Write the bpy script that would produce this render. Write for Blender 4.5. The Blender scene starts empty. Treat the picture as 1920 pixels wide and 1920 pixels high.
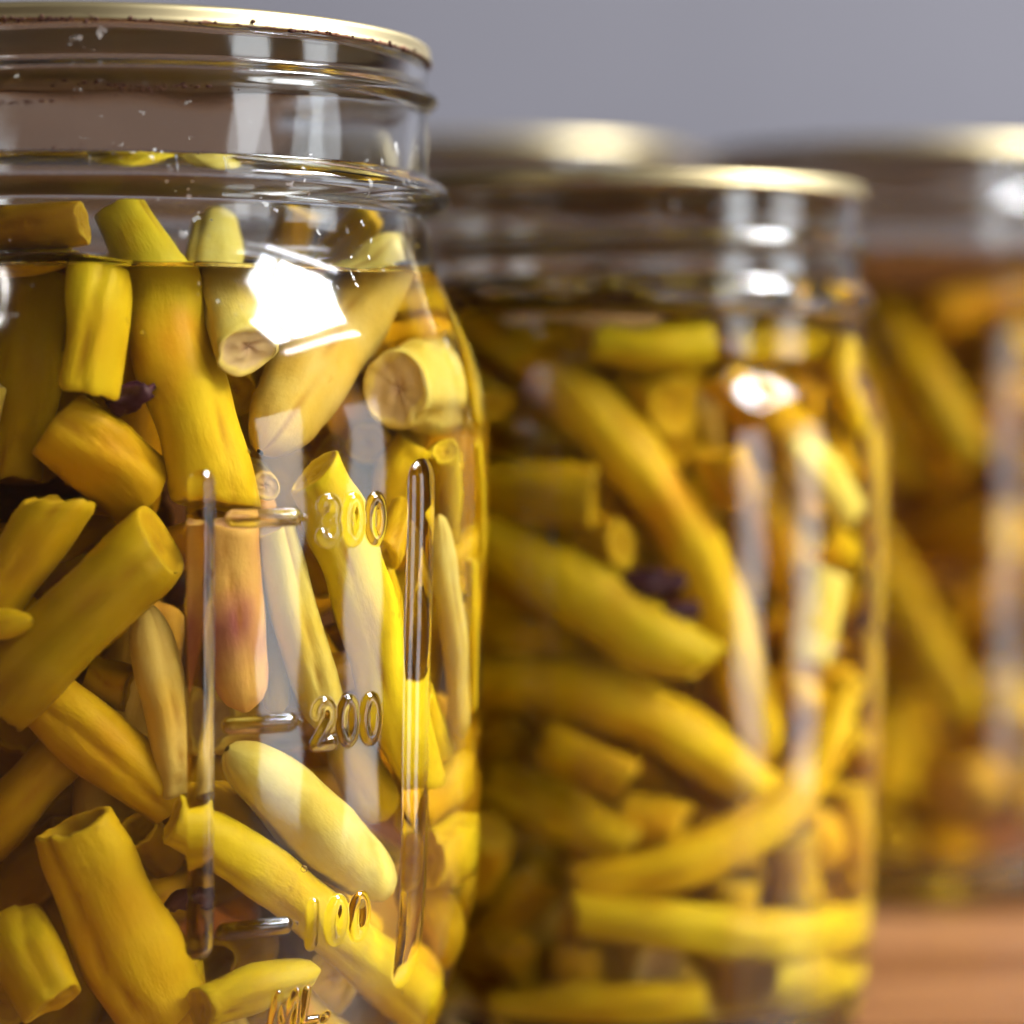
import bpy, bmesh, math, random
import numpy as np
from mathutils import Vector, noise

scene = bpy.context.scene
C = scene.collection
R = math.radians
CM = 0.01

# ------------------------------------------------------------------ camera
cd = bpy.data.cameras.new('camera')
cam = bpy.data.objects.new('camera', cd)
C.objects.link(cam)
cam.location = (0.0, -0.31, 0.087)
cam.rotation_euler = (R(90) - math.atan(200 / 5115), 0, 0)
cd.sensor_width = 36
cd.lens = 36 * 5115 / 1920
cd.clip_start = 0.01
cd.clip_end = 20
cd.dof.use_dof = True
cd.dof.focus_distance = 0.283
cd.dof.aperture_fstop = 9.4
scene.camera = cam

# ------------------------------------------------------------------ world and lamps (a dim warm room, windows to the right)
world = bpy.data.worlds.new('World')
scene.world = world
world.use_nodes = True
bg = world.node_tree.nodes['Background']
bg.inputs['Color'].default_value = (0.62, 0.50, 0.42, 1)
bg.inputs['Strength'].default_value = 0.06


def area(name, loc, target, w, h, radiance, col):
    l = bpy.data.lights.new(name, 'AREA')
    l.shape = 'RECTANGLE'
    l.size, l.size_y = w, h
    l.energy = radiance * math.pi * w * h
    l.color = col
    o = bpy.data.objects.new(name, l)
    C.objects.link(o)
    o.location = loc
    o.rotation_euler = (Vector(target) - Vector(loc)).to_track_quat('-Z', 'Y').to_euler()
    return o


area('window_light_high', (1.25, -0.08, 1.27), (1.25 - 1, -0.08, 1.27 - .5), 0.60, 0.36, 104, (0.95, 0.98, 1.0))
area('window_light_pane', (1.25, -0.535, 1.27), (1.25 - 1, -0.535, 1.27 - .5), 0.20, 0.38, 30, (0.93, 0.97, 1.0))
area('window_light_sill', (1.25, -0.17, 0.90), (1.25 - 1, -0.17, 0.90 - .4), 0.80, 0.045, 22, (0.97, 0.98, 1.0))
area('window_light_low', (1.20, -0.80, 0.10), (0, -0.80, 0.10), 0.40, 0.72, 3.1, (0.90, 0.95, 1.0))
area('window_light_side', (1.20, -0.07, 0.10), (0, -0.07, 0.10), 0.30, 0.66, 2.7, (0.90, 0.95, 1.0))
area('window_light_far', (-0.75, -1.05, 1.35), (0, 0, 0.08), 0.06, 0.20, 16, (1.0, 0.95, 0.9))

scene.view_settings.view_transform = 'Standard'
scene.view_settings.look = 'None'
scene.view_settings.exposure = 0.85
scene.view_settings.gamma = 1.0
scene.view_settings.use_curve_mapping = False
cy = scene.cycles
cy.use_denoising = True
cy.use_adaptive_sampling = True
cy.adaptive_threshold = 0.02
cy.max_bounces = 16
cy.transmission_bounces = 14
cy.diffuse_bounces = 2
cy.glossy_bounces = 8
cy.transparent_max_bounces = 8
cy.caustics_refractive = True
cy.caustics_reflective = True
cy.sample_clamp_indirect = 8.0
cy.blur_glossy = 0.6

# ------------------------------------------------------------------ materials


def new_mat(name):
    m = bpy.data.materials.new(name)
    m.use_nodes = True
    nt = m.node_tree
    nt.nodes.clear()
    out = nt.nodes.new('ShaderNodeOutputMaterial')
    return m, nt, out


def node(nt, t, **kw):
    n = nt.nodes.new(t)
    for k, v in kw.items():
        if k in n.inputs.keys():
            n.inputs[k].default_value = v
        else:
            setattr(n, k, v)
    return n


def ramp(nt, fac, stops):
    r = nt.nodes.new('ShaderNodeValToRGB')
    e = r.color_ramp.elements
    while len(e) < len(stops):
        e.new(0.5)
    for el, (p, c) in zip(e, stops):
        el.position = p
        el.color = (c, c, c, 1) if isinstance(c, (int, float)) else (*c, 1)
    nt.links.new(fac, r.inputs['Fac'])
    return r.outputs['Color']


def mix(nt, fac, a, b, blend='MIX'):
    m = nt.nodes.new('ShaderNodeMix')
    m.data_type = 'RGBA'
    m.blend_type = blend
    for sock, v in ((0, fac), (6, a), (7, b)):
        if hasattr(v, 'is_linked'):
            nt.links.new(v, m.inputs[sock])
        elif sock == 0:
            m.inputs[0].default_value = v
        else:
            m.inputs[sock].default_value = (*v, 1)
    return m.outputs[2]


def noise_tex(nt, scale, detail=3, rough=.5, coord='Object', stretch=None):
    tc = nt.nodes.new('ShaderNodeTexCoord')
    n = nt.nodes.new('ShaderNodeTexNoise')
    n.inputs['Scale'].default_value = scale
    n.inputs['Detail'].default_value = detail
    n.inputs['Roughness'].default_value = rough
    src = tc.outputs[coord]
    if stretch:
        mp = nt.nodes.new('ShaderNodeMapping')
        mp.inputs['Scale'].default_value = stretch
        nt.links.new(src, mp.inputs['Vector'])
        src = mp.outputs['Vector']
    nt.links.new(src, n.inputs['Vector'])
    return n.outputs['Fac']


def glass_mat(name, ior, col, deposits=0.0):
    m, nt, out = new_mat(name)
    g = node(nt, 'ShaderNodeBsdfGlass', IOR=ior, Roughness=0.0)
    g.inputs['Color'].default_value = (*col, 1)
    sh = g.outputs[0]
    if deposits:
        sm = ramp(nt, noise_tex(nt, 42, 4, .62), [(.42, .045), (.74, .11)])
        nt.links.new(sm, g.inputs['Roughness'])
        d = node(nt, 'ShaderNodeBsdfDiffuse')
        d.inputs['Color'].default_value = (0.75, 0.74, 0.72, 1)
        a = ramp(nt, noise_tex(nt, 800, 2, .6), [(0.66, 0.0), (0.70, 1.0)])
        b = ramp(nt, noise_tex(nt, 60, 3, .6), [(0.54, 0.0), (0.66, deposits)])
        fac = mix(nt, 1.0, a, b, 'MULTIPLY')
        tc = nt.nodes.new('ShaderNodeTexCoord')
        sx = nt.nodes.new('ShaderNodeSeparateXYZ')
        nt.links.new(tc.outputs['Object'], sx.inputs[0])
        zm = node(nt, 'ShaderNodeMapRange')
        for k_, v_ in (('From Min', .080), ('From Max', .104), ('To Min', .0), ('To Max', 1.0)):
            zm.inputs[k_].default_value = v_
        nt.links.new(sx.outputs['Z'], zm.inputs['Value'])
        fac = mix(nt, 1.0, fac, zm.outputs[0], 'MULTIPLY')
        ms = nt.nodes.new('ShaderNodeMixShader')
        nt.links.new(fac, ms.inputs[0])
        nt.links.new(g.outputs[0], ms.inputs[1])
        nt.links.new(d.outputs[0], ms.inputs[2])
        sh = ms.outputs[0]
    nt.links.new(sh, out.inputs['Surface'])
    return m


M = {}
M['glass'] = glass_mat('clear_glass', 1.5, (0.985, 0.99, 0.985), 0.8)
M['brine_wall'] = glass_mat('brine_against_glass', 1.333 / 1.5, (1.0, 0.995, 0.98))
M['bubble'] = glass_mat('air_bubble', 1 / 1.333, (1, 1, 1))
M['brine_top'] = glass_mat('brine_surface', 1.333, (0.995, 0.99, 0.97))
for k in ('brine_wall', 'brine_top'):
    nt = M[k].node_tree
    va = nt.nodes.new('ShaderNodeVolumeAbsorption')
    va.inputs['Color'].default_value = (.86, .56, .0, 1)
    va.inputs['Density'].default_value = 25
    nt.links.new(va.outputs[0], nt.nodes['Material Output'].inputs['Volume'])


def bean_mat(name, base, dark, spot, spot_amt):
    m, nt, out = new_mat(name)
    p = nt.nodes.new('ShaderNodeBsdfPrincipled')
    oi = nt.nodes.new('ShaderNodeObjectInfo')
    n1 = noise_tex(nt, 160, 3, .55)
    n2 = noise_tex(nt, 75, 2, .5)
    pv = nt.nodes.new('ShaderNodeAttribute')
    pv.attribute_name = 'pv'
    mp = nt.nodes.new('ShaderNodeMapping')
    mp.inputs['Scale'].default_value = (7, 7, 2.2)
    nt.links.new(pv.outputs['Vector'], mp.inputs['Vector'])
    fib = nt.nodes.new('ShaderNodeTexNoise')
    fib.inputs['Scale'].default_value = 1.0
    fib.inputs['Detail'].default_value = 4
    fib.inputs['Roughness'].default_value = .6
    nt.links.new(mp.outputs[0], fib.inputs['Vector'])
    wr = nt.nodes.new('ShaderNodeTexNoise')
    wr.inputs['Scale'].default_value = 5.5
    wr.inputs['Detail'].default_value = 3
    nt.links.new(pv.outputs['Vector'], wr.inputs['Vector'])
    add = nt.nodes.new('ShaderNodeMath')
    add.operation = 'ADD'
    nt.links.new(fib.outputs['Fac'], add.inputs[0])
    nt.links.new(wr.outputs['Fac'], add.inputs[1])
    n3 = add.outputs[0]
    c = mix(nt, ramp(nt, n1, [(.38, 0.0), (.72, 1.0)]), base, dark)
    c = mix(nt, ramp(nt, n2, [(.52, 0.0), (.74, spot_amt)]), c, spot)
    c = mix(nt, ramp(nt, fib.outputs['Fac'], [(.42, 0.0), (.72, .22)]), c, dark)
    c = mix(nt, ramp(nt, noise_tex(nt, 420, 2, .5), [(.70, 0.0), (.78, .5)]), c, (.40, .20, .01))
    at = nt.nodes.new('ShaderNodeAttribute')
    at.attribute_name = 'seam'
    c = mix(nt, at.outputs['Fac'], c, (0.40, 0.17, 0.006))
    hs = nt.nodes.new('ShaderNodeHueSaturation')
    mr = node(nt, 'ShaderNodeMapRange')
    mr.inputs['To Min'].default_value = 0.80
    mr.inputs['To Max'].default_value = 1.14
    mh = node(nt, 'ShaderNodeMath', operation='MULTIPLY')
    mh.inputs[1].default_value = 7.31
    fr = node(nt, 'ShaderNodeMath', operation='FRACT')
    hr = node(nt, 'ShaderNodeMapRange')
    hr.inputs['To Min'].default_value = 0.490
    hr.inputs['To Max'].default_value = 0.508
    nt.links.new(oi.outputs['Random'], mh.inputs[0])
    nt.links.new(mh.outputs[0], fr.inputs[0])
    nt.links.new(fr.outputs[0], hr.inputs['Value'])
    nt.links.new(hr.outputs[0], hs.inputs['Hue'])
    nt.links.new(oi.outputs['Random'], mr.inputs['Value'])
    nt.links.new(mr.outputs[0], hs.inputs['Value'])
    nt.links.new(c, hs.inputs['Color'])
    nt.links.new(hs.outputs[0], p.inputs['Base Color'])
    p.inputs['Roughness'].default_value = 0.42
    p.inputs['Specular IOR Level'].default_value = 0.10
    b = nt.nodes.new('ShaderNodeBump')
    b.inputs['Strength'].default_value = 0.2
    b.inputs['Distance'].default_value = 0.0007
    nt.links.new(n3, b.inputs['Height'])
    nt.links.new(b.outputs[0], p.inputs['Normal'])
    nt.links.new(p.outputs[0], out.inputs['Surface'])
    return m


def cut_mat(name, rim, flesh, pith):
    m, nt, out = new_mat(name)
    p = nt.nodes.new('ShaderNodeBsdfPrincipled')
    at = nt.nodes.new('ShaderNodeAttribute')
    at.attribute_name = 'rad'
    c = ramp(nt, at.outputs['Fac'], [(0.0, pith), (0.35, flesh), (0.74, flesh), (0.86, rim), (1.0, rim)])
    c = mix(nt, ramp(nt, noise_tex(nt, 500, 3, .6), [(.4, 0.0), (.75, .5)]), c, pith)
    nt.links.new(c, p.inputs['Base Color'])
    p.inputs['Roughness'].default_value = 0.5
    p.inputs['Specular IOR Level'].default_value = 0.10
    nt.links.new(p.outputs[0], out.inputs['Surface'])
    return m


PAL = {
    'gold': ((0.74, 0.525, 0.012), (0.66, 0.42, 0.007), (0.69, 0.36, 0.009), .5),
    'pale': ((0.82, 0.66, 0.16), (0.77, 0.55, 0.05), (0.75, 0.47, 0.09), .5),
    'olive': ((0.60, 0.415, 0.007), (0.50, 0.31, 0.004), (0.53, 0.33, 0.010), .4),
    'amber': ((0.60, 0.36, 0.006), (0.49, 0.25, 0.004), (0.46, 0.18, 0.008), .5),
    'blush': ((0.78, 0.57, 0.022), (0.71, 0.465, 0.010), (0.72, 0.30, 0.015), .95),
    'purple': ((0.70, 0.44, 0.10), (0.58, 0.27, 0.08), (0.26, 0.05, 0.11), 1.0),
}
for k, (a, b, s, amt) in PAL.items():
    M['bean_' + k] = bean_mat('bean_skin_' + k, a, b, s, amt)
    rim = tuple(min(1, v * 1.06 + .01) for v in a)
    M['cut_' + k] = cut_mat('bean_flesh_' + k, rim, tuple(v * f for v, f in zip(a, (.90, .84, 1.6))), tuple(v * f for v, f in zip(a, (.70, .56, 1.5))))

# gold lacquered tin with rust creeping from the edge
m, nt, out = new_mat('gold_tin')
p = nt.nodes.new('ShaderNodeBsdfPrincipled')
at = nt.nodes.new('ShaderNodeAttribute')
at.attribute_name = 'edge'
n = noise_tex(nt, 260, 5, .7)
mul = nt.nodes.new('ShaderNodeMath')
mul.operation = 'MULTIPLY'
nt.links.new(n, mul.inputs[0])
nt.links.new(at.outputs['Fac'], mul.inputs[1])
mask = ramp(nt, mul.outputs[0], [(.60, 0.0), (.66, 1.0)])
c = mix(nt, mask, mix(nt, ramp(nt, noise_tex(nt, 60, 3), [(.4, 0.0), (.7, 1.0)]), (.40, .33, .19), (.32, .255, .135)), (.13, .045, .018))
nt.links.new(c, p.inputs['Base Color'])
inv = ramp(nt, mask, [(0.0, 1.0), (1.0, 0.0)])
nt.links.new(inv, p.inputs['Metallic'])
nt.links.new(ramp(nt, mask, [(0.0, .46), (1.0, .85)]), p.inputs['Roughness'])
nt.links.new(p.outputs[0], out.inputs['Surface'])
M['tin'] = m


def plain(name, col, rough=.6, spec=.5):
    m, nt, out = new_mat(name)
    p = nt.nodes.new('ShaderNodeBsdfPrincipled')
    c = mix(nt, ramp(nt, noise_tex(nt, 300, 3), [(.3, 0.0), (.7, 1.0)]), col, tuple(v * .7 for v in col))
    nt.links.new(c, p.inputs['Base Color'])
    p.inputs['Roughness'].default_value = rough
    p.inputs['Specular IOR Level'].default_value = spec
    nt.links.new(p.outputs[0], out.inputs['Surface'])
    return m


M['seal'] = plain('seal_compound', (.20, .07, .04), .6)
M['rust'] = plain('rust', (.075, .03, .02), .9, .2)

m, nt, out = new_mat('table_wood')
p = nt.nodes.new('ShaderNodeBsdfPrincipled')
g1 = noise_tex(nt, 5, 3, .6, stretch=(1.2, 7, 7))
g2 = noise_tex(nt, 30, 4, .65, stretch=(1.0, 22, 22))
c = mix(nt, ramp(nt, g1, [(.38, 0.0), (.62, 1.0)]), (.27, .125, .05), (.12, .045, .014))
c = mix(nt, ramp(nt, g2, [(.42, 0.0), (.68, .8)]), c, (.11, .038, .012))
oi = nt.nodes.new('ShaderNodeObjectInfo')
hs = nt.nodes.new('ShaderNodeHueSaturation')
mr = node(nt, 'ShaderNodeMapRange')
mr.inputs['To Min'].default_value = .8
mr.inputs['To Max'].default_value = 1.2
nt.links.new(oi.outputs['Random'], mr.inputs['Value'])
nt.links.new(mr.outputs[0], hs.inputs['Value'])
nt.links.new(c, hs.inputs['Color'])
nt.links.new(hs.outputs[0], p.inputs['Base Color'])
p.inputs['Roughness'].default_value = .38
b = nt.nodes.new('ShaderNodeBump')
b.inputs['Strength'].default_value = .2
b.inputs['Distance'].default_value = .001
nt.links.new(g2, b.inputs['Height'])
nt.links.new(b.outputs[0], p.inputs['Normal'])
nt.links.new(p.outputs[0], out.inputs['Surface'])
M['wood'] = m

M['brown_wood'] = plain('dark_brown_wood', (.14, .085, .062), .6, .3)

m, nt, out = new_mat('wall_paint')
p = nt.nodes.new('ShaderNodeBsdfPrincipled')
c = mix(nt, ramp(nt, noise_tex(nt, 3, 4), [(.3, 0.0), (.7, 1.0)]), (.155, .149, .174), (.128, .123, .144))
nt.links.new(c, p.inputs['Base Color'])
p.inputs['Roughness'].default_value = .8
b = nt.nodes.new('ShaderNodeBump')
b.inputs['Strength'].default_value = .15
b.inputs['Distance'].default_value = .002
nt.links.new(noise_tex(nt, 60, 4), b.inputs['Height'])
nt.links.new(b.outputs[0], p.inputs['Normal'])
nt.links.new(p.outputs[0], out.inputs['Surface'])
M['wall'] = m

# ------------------------------------------------------------------ helpers


def obj(name, me, parent=None, loc=(0, 0, 0), label=None, cat=None, group=None, kind=None):
    o = bpy.data.objects.new(name, me)
    C.objects.link(o)
    o.location = loc
    if parent:
        o.parent = parent
    for k, v in (('label', label), ('category', cat), ('group', group), ('kind', kind)):
        if v:
            o[k] = v
    return o


def grid_mesh(name, V, closed=True, mats=(), flip=False, row_mat=None):
    """V: rows x cols x 3 array, columns wrap round when closed."""
    nr, nc, _ = V.shape
    me = bpy.data.meshes.new(name)
    i = np.arange(nr - 1)[:, None] * nc
    j = np.arange(nc if closed else nc - 1)[None]
    j2 = (j + 1) % nc
    q = np.stack([i + j, i + j2, i + nc + j2, i + nc + j], -1).reshape(-1, 4)
    if flip:
        q = q[:, ::-1]
    nf = len(q)
    me.vertices.add(nr * nc)
    me.vertices.foreach_set('co', V.reshape(-1).astype(np.float32))
    me.loops.add(nf * 4)
    me.loops.foreach_set('vertex_index', q.reshape(-1).astype(np.int32))
    me.polygons.add(nf)
    me.polygons.foreach_set('loop_start', (np.arange(nf) * 4).astype(np.int32))
    for mt in mats:
        me.materials.append(mt)
    if row_mat is not None:
        me.polygons.foreach_set('material_index', np.repeat(np.asarray(row_mat, np.int32), j.shape[1]))
    me.update(calc_edges=True)
    me.validate()
    me.shade_smooth()
    return me


def float_attr(me, name, vals):
    a = me.attributes.new(name, 'FLOAT', 'POINT')
    a.data.foreach_set('value', np.asarray(vals, np.float32))


def spline(pts, xs):
    """smooth monotone-ish cubic through (x, y) points"""
    a = np.array(pts, float)
    x, y = a[:, 0], a[:, 1]
    d = np.diff(y) / np.diff(x)
    t = np.zeros_like(y)
    t[1:-1] = np.where(d[1:] * d[:-1] > 0, 2 * d[1:] * d[:-1] / (d[1:] + d[:-1] + 1e-12), 0)
    t[0], t[-1] = d[0], d[-1]
    k = np.clip(np.searchsorted(x, xs) - 1, 0, len(x) - 2)
    h = x[k + 1] - x[k]
    s = np.clip((xs - x[k]) / h, 0, 1)
    return (y[k] * (2 * s**3 - 3 * s**2 + 1) + h * t[k] * (s**3 - 2 * s**2 + s) + y[k + 1] * (-2 * s**3 + 3 * s**2) + h * t[k + 1] * (s**3 - s**2))


def outline(pts, zs):
    g = np.arange(-.6, pts[-1][0] + .6, .01)
    r = spline(pts, np.clip(g, pts[0][0], pts[-1][0]))
    k = np.exp(-.5 * (np.arange(-48, 49) * .01 / .14) ** 2)
    rs = np.convolve(np.pad(r, 48, 'edge'), k / k.sum(), 'valid')
    w = np.clip((g - .8) / .8, 0, 1)
    return np.interp(zs, g, r * (1 - w) + rs * w)


def seg_dist(X, Y, strokes):
    D = np.full(X.shape, 1e9)
    for st in strokes:
        for (x0, y0), (x1, y1) in zip(st[:-1], st[1:]):
            dx, dy = x1 - x0, y1 - y0
            L = dx * dx + dy * dy + 1e-12
            t = np.clip(((X - x0) * dx + (Y - y0) * dy) / L, 0, 1)
            D = np.minimum(D, np.hypot(X - x0 - t * dx, Y - y0 - t * dy))
    return D


def arc(cx, cy_, rx, ry, a0, a1, n=16):
    return [(cx + rx * math.cos(R(a0 + (a1 - a0) * k / n)), cy_ + ry * math.sin(R(a0 + (a1 - a0) * k / n))) for k in range(n + 1)]


GLYPH = {
    '0': [arc(.5, .5, .36, .5, 0, 360, 24)],
    '1': [[(.5, 0), (.5, 1.0)]],
    '2': [arc(.5, .72, .36, .28, 165, -35, 14) + [(.12, 0.0), (.9, 0.0)]],
    '3': [arc(.48, .75, .34, .25, 150, -90, 12) + arc(.48, .25, .38, .25, 90, -150, 12)],
    'M': [[(0, 0), (.12, 1), (.5, .15), (.88, 1), (1, 0)]],
    'L': [[(.15, 1), (.15, 0), (.85, 0)]],
}


def glyph(ch, x, y, w, h):
    return [[(x + px * w, y + py * h) for px, py in st] for st in GLYPH[ch]]


def bead(z, zc, half, amp):
    u = np.clip(1 - ((z - zc) / half) ** 2, 0, 1)
    return amp * u ** .75


def lathe(name, prof, mats, n=96, row_mat=None, flip=False, ang0=0.0):
    th = np.linspace(0, 2 * np.pi, n, endpoint=False) + ang0
    a = np.array(prof, float) * CM
    V = np.stack([a[:, 0:1] * np.sin(th), -a[:, 0:1] * np.cos(th), np.repeat(a[:, 1:2], n, 1)], -1)
    return grid_mesh(name, V, True, mats, flip, row_mat)


def make_jar(c, prof, neck, thick, lid_z, lid_r, level, bead_z, bead_amp, thread, label, brine_label, emboss=None, fine=None, seed=1, bubbles=0):
    """c in cm. prof: (z, r) of the outside up to the neck; thread: (z0, pitch, start deg, sweep deg, amp)"""
    rnd = random.Random(seed)
    top = lid_z - .17
    root = obj('mason_jar', None, loc=(c[0] * CM, c[1] * CM, 0), label=label, cat='jar', group='canning jars full of yellow beans')
    # --- outside
    if fine:
        t0, t1, z0, z1 = fine
        th = np.concatenate([np.arange(t0, t1, .2), np.arange(t1, t0 + 360, 1.5)])
        zs = np.concatenate([np.linspace(0, z0, 40)[:-1], np.arange(z0, z1, .015), np.arange(z1, top - .06, .028)])
    else:
        th = np.arange(0, 360, 1.8)
        zs = np.linspace(0, top - .06, 260)
    thr = np.radians(th)
    r = outline(prof + [(top, neck)], zs)
    r = r + bead(zs, bead_z, .21, bead_amp)
    RR = np.repeat(r[:, None], len(th), 1)
    TH, Z = np.meshgrid(thr, zs)
    if thread:
        tz, pitch, ts, sweep, amp = thread
        for turn in (-1, 0, 1, 2):
            ph = TH + 2 * np.pi * turn - R(ts)
            ok = (ph > 0) & (ph < R(sweep))
            fade = np.clip(np.minimum(ph, R(sweep) - ph) / R(14), 0, 1)
            zc = tz + pitch * ph / (2 * np.pi)
            RR += np.where(ok, amp * fade * np.exp(-(np.abs((Z - zc) / .085)) ** 2.4), 0)
    # mould waviness and a faint mould seam
    RR += .006 * np.sin(3 * TH + 1.7 * Z + seed) * np.sin(.9 * Z) + .003 * np.sin(7 * TH - 2.1 * Z) + .0015 * np.sin(17 * TH + 5.3 * Z)
    if emboss is not None:
        RR += emboss(TH, Z, RR)
    # --- lip, then down the dry inside to the brine
    def inner_r(z):
        base = outline(prof + [(top, neck)], np.maximum(z, .45))
        rr = base - thick
        return np.where(z < 1.0, np.minimum(rr, (rr) * np.sqrt(np.clip((z - .32) / .68, 0, 1)) ** .6), rr)
    lip_r = [neck - .02, neck - .07, neck - thick * .6, neck - thick + .04, neck - thick]
    lip_z = [top - .03, top, top + .01, top - .02, top - .08]
    men = .09

    def lev(t_):
        return .030 * np.sin(4 * t_ + 1 + seed) + .022 * np.sin(9 * t_ + 2) + .014 * np.sin(17 * t_ + seed)

    zi = np.concatenate([np.linspace(top - .1, level + men, 60)])
    ri = inner_r(zi)
    def wave(r_, z_):
        return r_[:, None] + .010 * np.sin(5 * thr[None] + 1.3 * z_[:, None] + seed * 2) * np.cos(.8 * z_[:, None] + seed) + .006 * np.sin(9 * thr[None] - 2 * z_[:, None])
    lipR = np.repeat(np.array(lip_r)[:, None], len(th), 1)
    inR = wave(ri, zi)
    rows_r = np.concatenate([RR, lipR, inR])
    rows_z = np.concatenate([Z, np.repeat(np.array(lip_z)[:, None], len(th), 1), np.repeat(zi[:, None], len(th), 1)])
    # punted underside
    br = np.array([.02, .6, 1.4, prof[0][1] * .82, prof[0][1] * .93])
    bz = np.array([.28, .27, .22, .08, .015])
    rows_r = np.concatenate([np.repeat(br[:, None], len(th), 1), rows_r])
    rows_z = np.concatenate([np.repeat(bz[:, None], len(th), 1), rows_z])
    rows_z[-1] += lev(thr)
    V = np.stack([rows_r * np.sin(thr), -rows_r * np.cos(thr), rows_z], -1) * CM
    obj('glass_body', grid_mesh('glass_body', V, True, [M['glass']]), root)
    # --- brine: a closed body whose sides are the wetted inside of the glass
    if fine:
        tb = np.arange(0, 360, 1.2)
    else:
        tb = np.arange(0, 360, 2.4)
    tbr = np.radians(tb)
    zb = np.concatenate([[.32], np.linspace(.325, 1.0, 26), np.linspace(1.05, level + men, 130)])
    rb = inner_r(zb)
    rb[0] = .02
    rbw = rb[:, None] + (.010 * np.sin(5 * tbr[None] + 1.3 * zb[:, None] + seed * 2) * np.cos(.8 * zb[:, None] + seed) + .006 * np.sin(9 * tbr[None] - 2 * zb[:, None])) * np.clip((zb[:, None] - .3) / .6, 0, 1)
    rt = inner_r(np.array([level]))[0]
    mu = np.array([.012, .03, .06, .1, .16, .26, .45, 1.0, 2.0, rt - .02])
    mz = level + men * np.exp(-mu / .05)
    rows_r = np.concatenate([rbw, np.repeat((rbw[-1:].mean() - mu)[:, None], len(tb), 1)])
    rows_z = np.concatenate([np.repeat(zb[:, None], len(tb), 1), np.repeat(mz[:, None], len(tb), 1)])
    k0 = len(zb) - 1
    rows_z[k0] += lev(tbr)
    rows_z[k0 - 1] += lev(tbr) * .5
    rows_z[k0 + 1:] += lev(tbr)[None] * np.exp(-mu / .05)[:, None]
    V = np.stack([rows_r * np.sin(tbr), -rows_r * np.cos(tbr), rows_z], -1) * CM
    rm = [0] * (len(zb) - 1) + [1] * len(mu)
    br_o = obj('brine', grid_mesh('brine', V, True, [M['brine_wall'], M['brine_top']], row_mat=rm), None, root.location, brine_label, 'brine', 'brine in the jars')
    # a few air bubbles clinging inside the glass
    for q in range(bubbles):
        a = R(rnd.uniform(-60, 75))
        zq = rnd.uniform(2.2, level - .2)
        rq = float(inner_r(np.array([zq]))[0]) - .07
        rb_ = rnd.uniform(.014, .04)
        bm = bmesh.new()
        bmesh.ops.create_icosphere(bm, subdivisions=3, radius=rb_ * CM)
        me = bpy.data.meshes.new('bubble')
        bm.to_mesh(me)
        bm.free()
        me.materials.append(M['bubble'])
        me.shade_smooth()
        obj('bubble', me, br_o, (rq * math.sin(a) * CM, -rq * math.cos(a) * CM, zq * CM))
    # --- lid
    z = lid_z
    lp = [(.01, z - .07), (lid_r * .55, z - .065), (lid_r - .42, z - .07), (lid_r - .36, z - .05), (lid_r - .30, z - .005), (lid_r - .12, z), (lid_r - .045, z - .01), (lid_r - .012, z - .035), (lid_r, z - .075), (lid_r, z - .13), (lid_r + .012, z - .165), (lid_r + .022, z - .19), (lid_r + .008, z - .205), (lid_r - .02, z - .2), (lid_r - .035, z - .15), (lid_r - .06, z - .1), (lid_r - .3, z - .09), (.01, z - .10)]
    me = lathe('lid', lp, [M['tin']], 200, flip=True)
    ed = np.array([.2] * 7 + [.55, .62, .85, 1.0, 1.2, 1.5, 1.6, 1.4, 1.2, .9, .6])
    float_attr(me, 'edge', np.repeat(ed, 200))
    lid = obj('lid', me, root)
    sp = [(lid_r - .1 - .16 + .09 * math.cos(a), z - .135 + .035 * math.sin(a)) for a in np.linspace(0, 2 * math.pi, 9)]
    obj('sealing_ring', lathe('sealing_ring', sp, [M['seal']], 120), lid)
    return root, lid


def lumps(name, spots, mat, parent, kind='stuff'):
    bm = bmesh.new()
    for (p, s) in spots:
        r_ = bmesh.ops.create_icosphere(bm, subdivisions=1, radius=1)
        for v in r_['verts']:
            k = 1 + .5 * noise.noise(v.co * 1.7 + Vector(p) * 900)
            v.co = Vector((v.co.x * s[0] * k, v.co.y * s[1] * k, v.co.z * s[2] * k)) + Vector(p)
    me = bpy.data.meshes.new(name)
    bm.to_mesh(me)
    bm.free()
    me.materials.append(mat)
    me.shade_smooth()
    return obj(name, me, parent, kind=kind)


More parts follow.
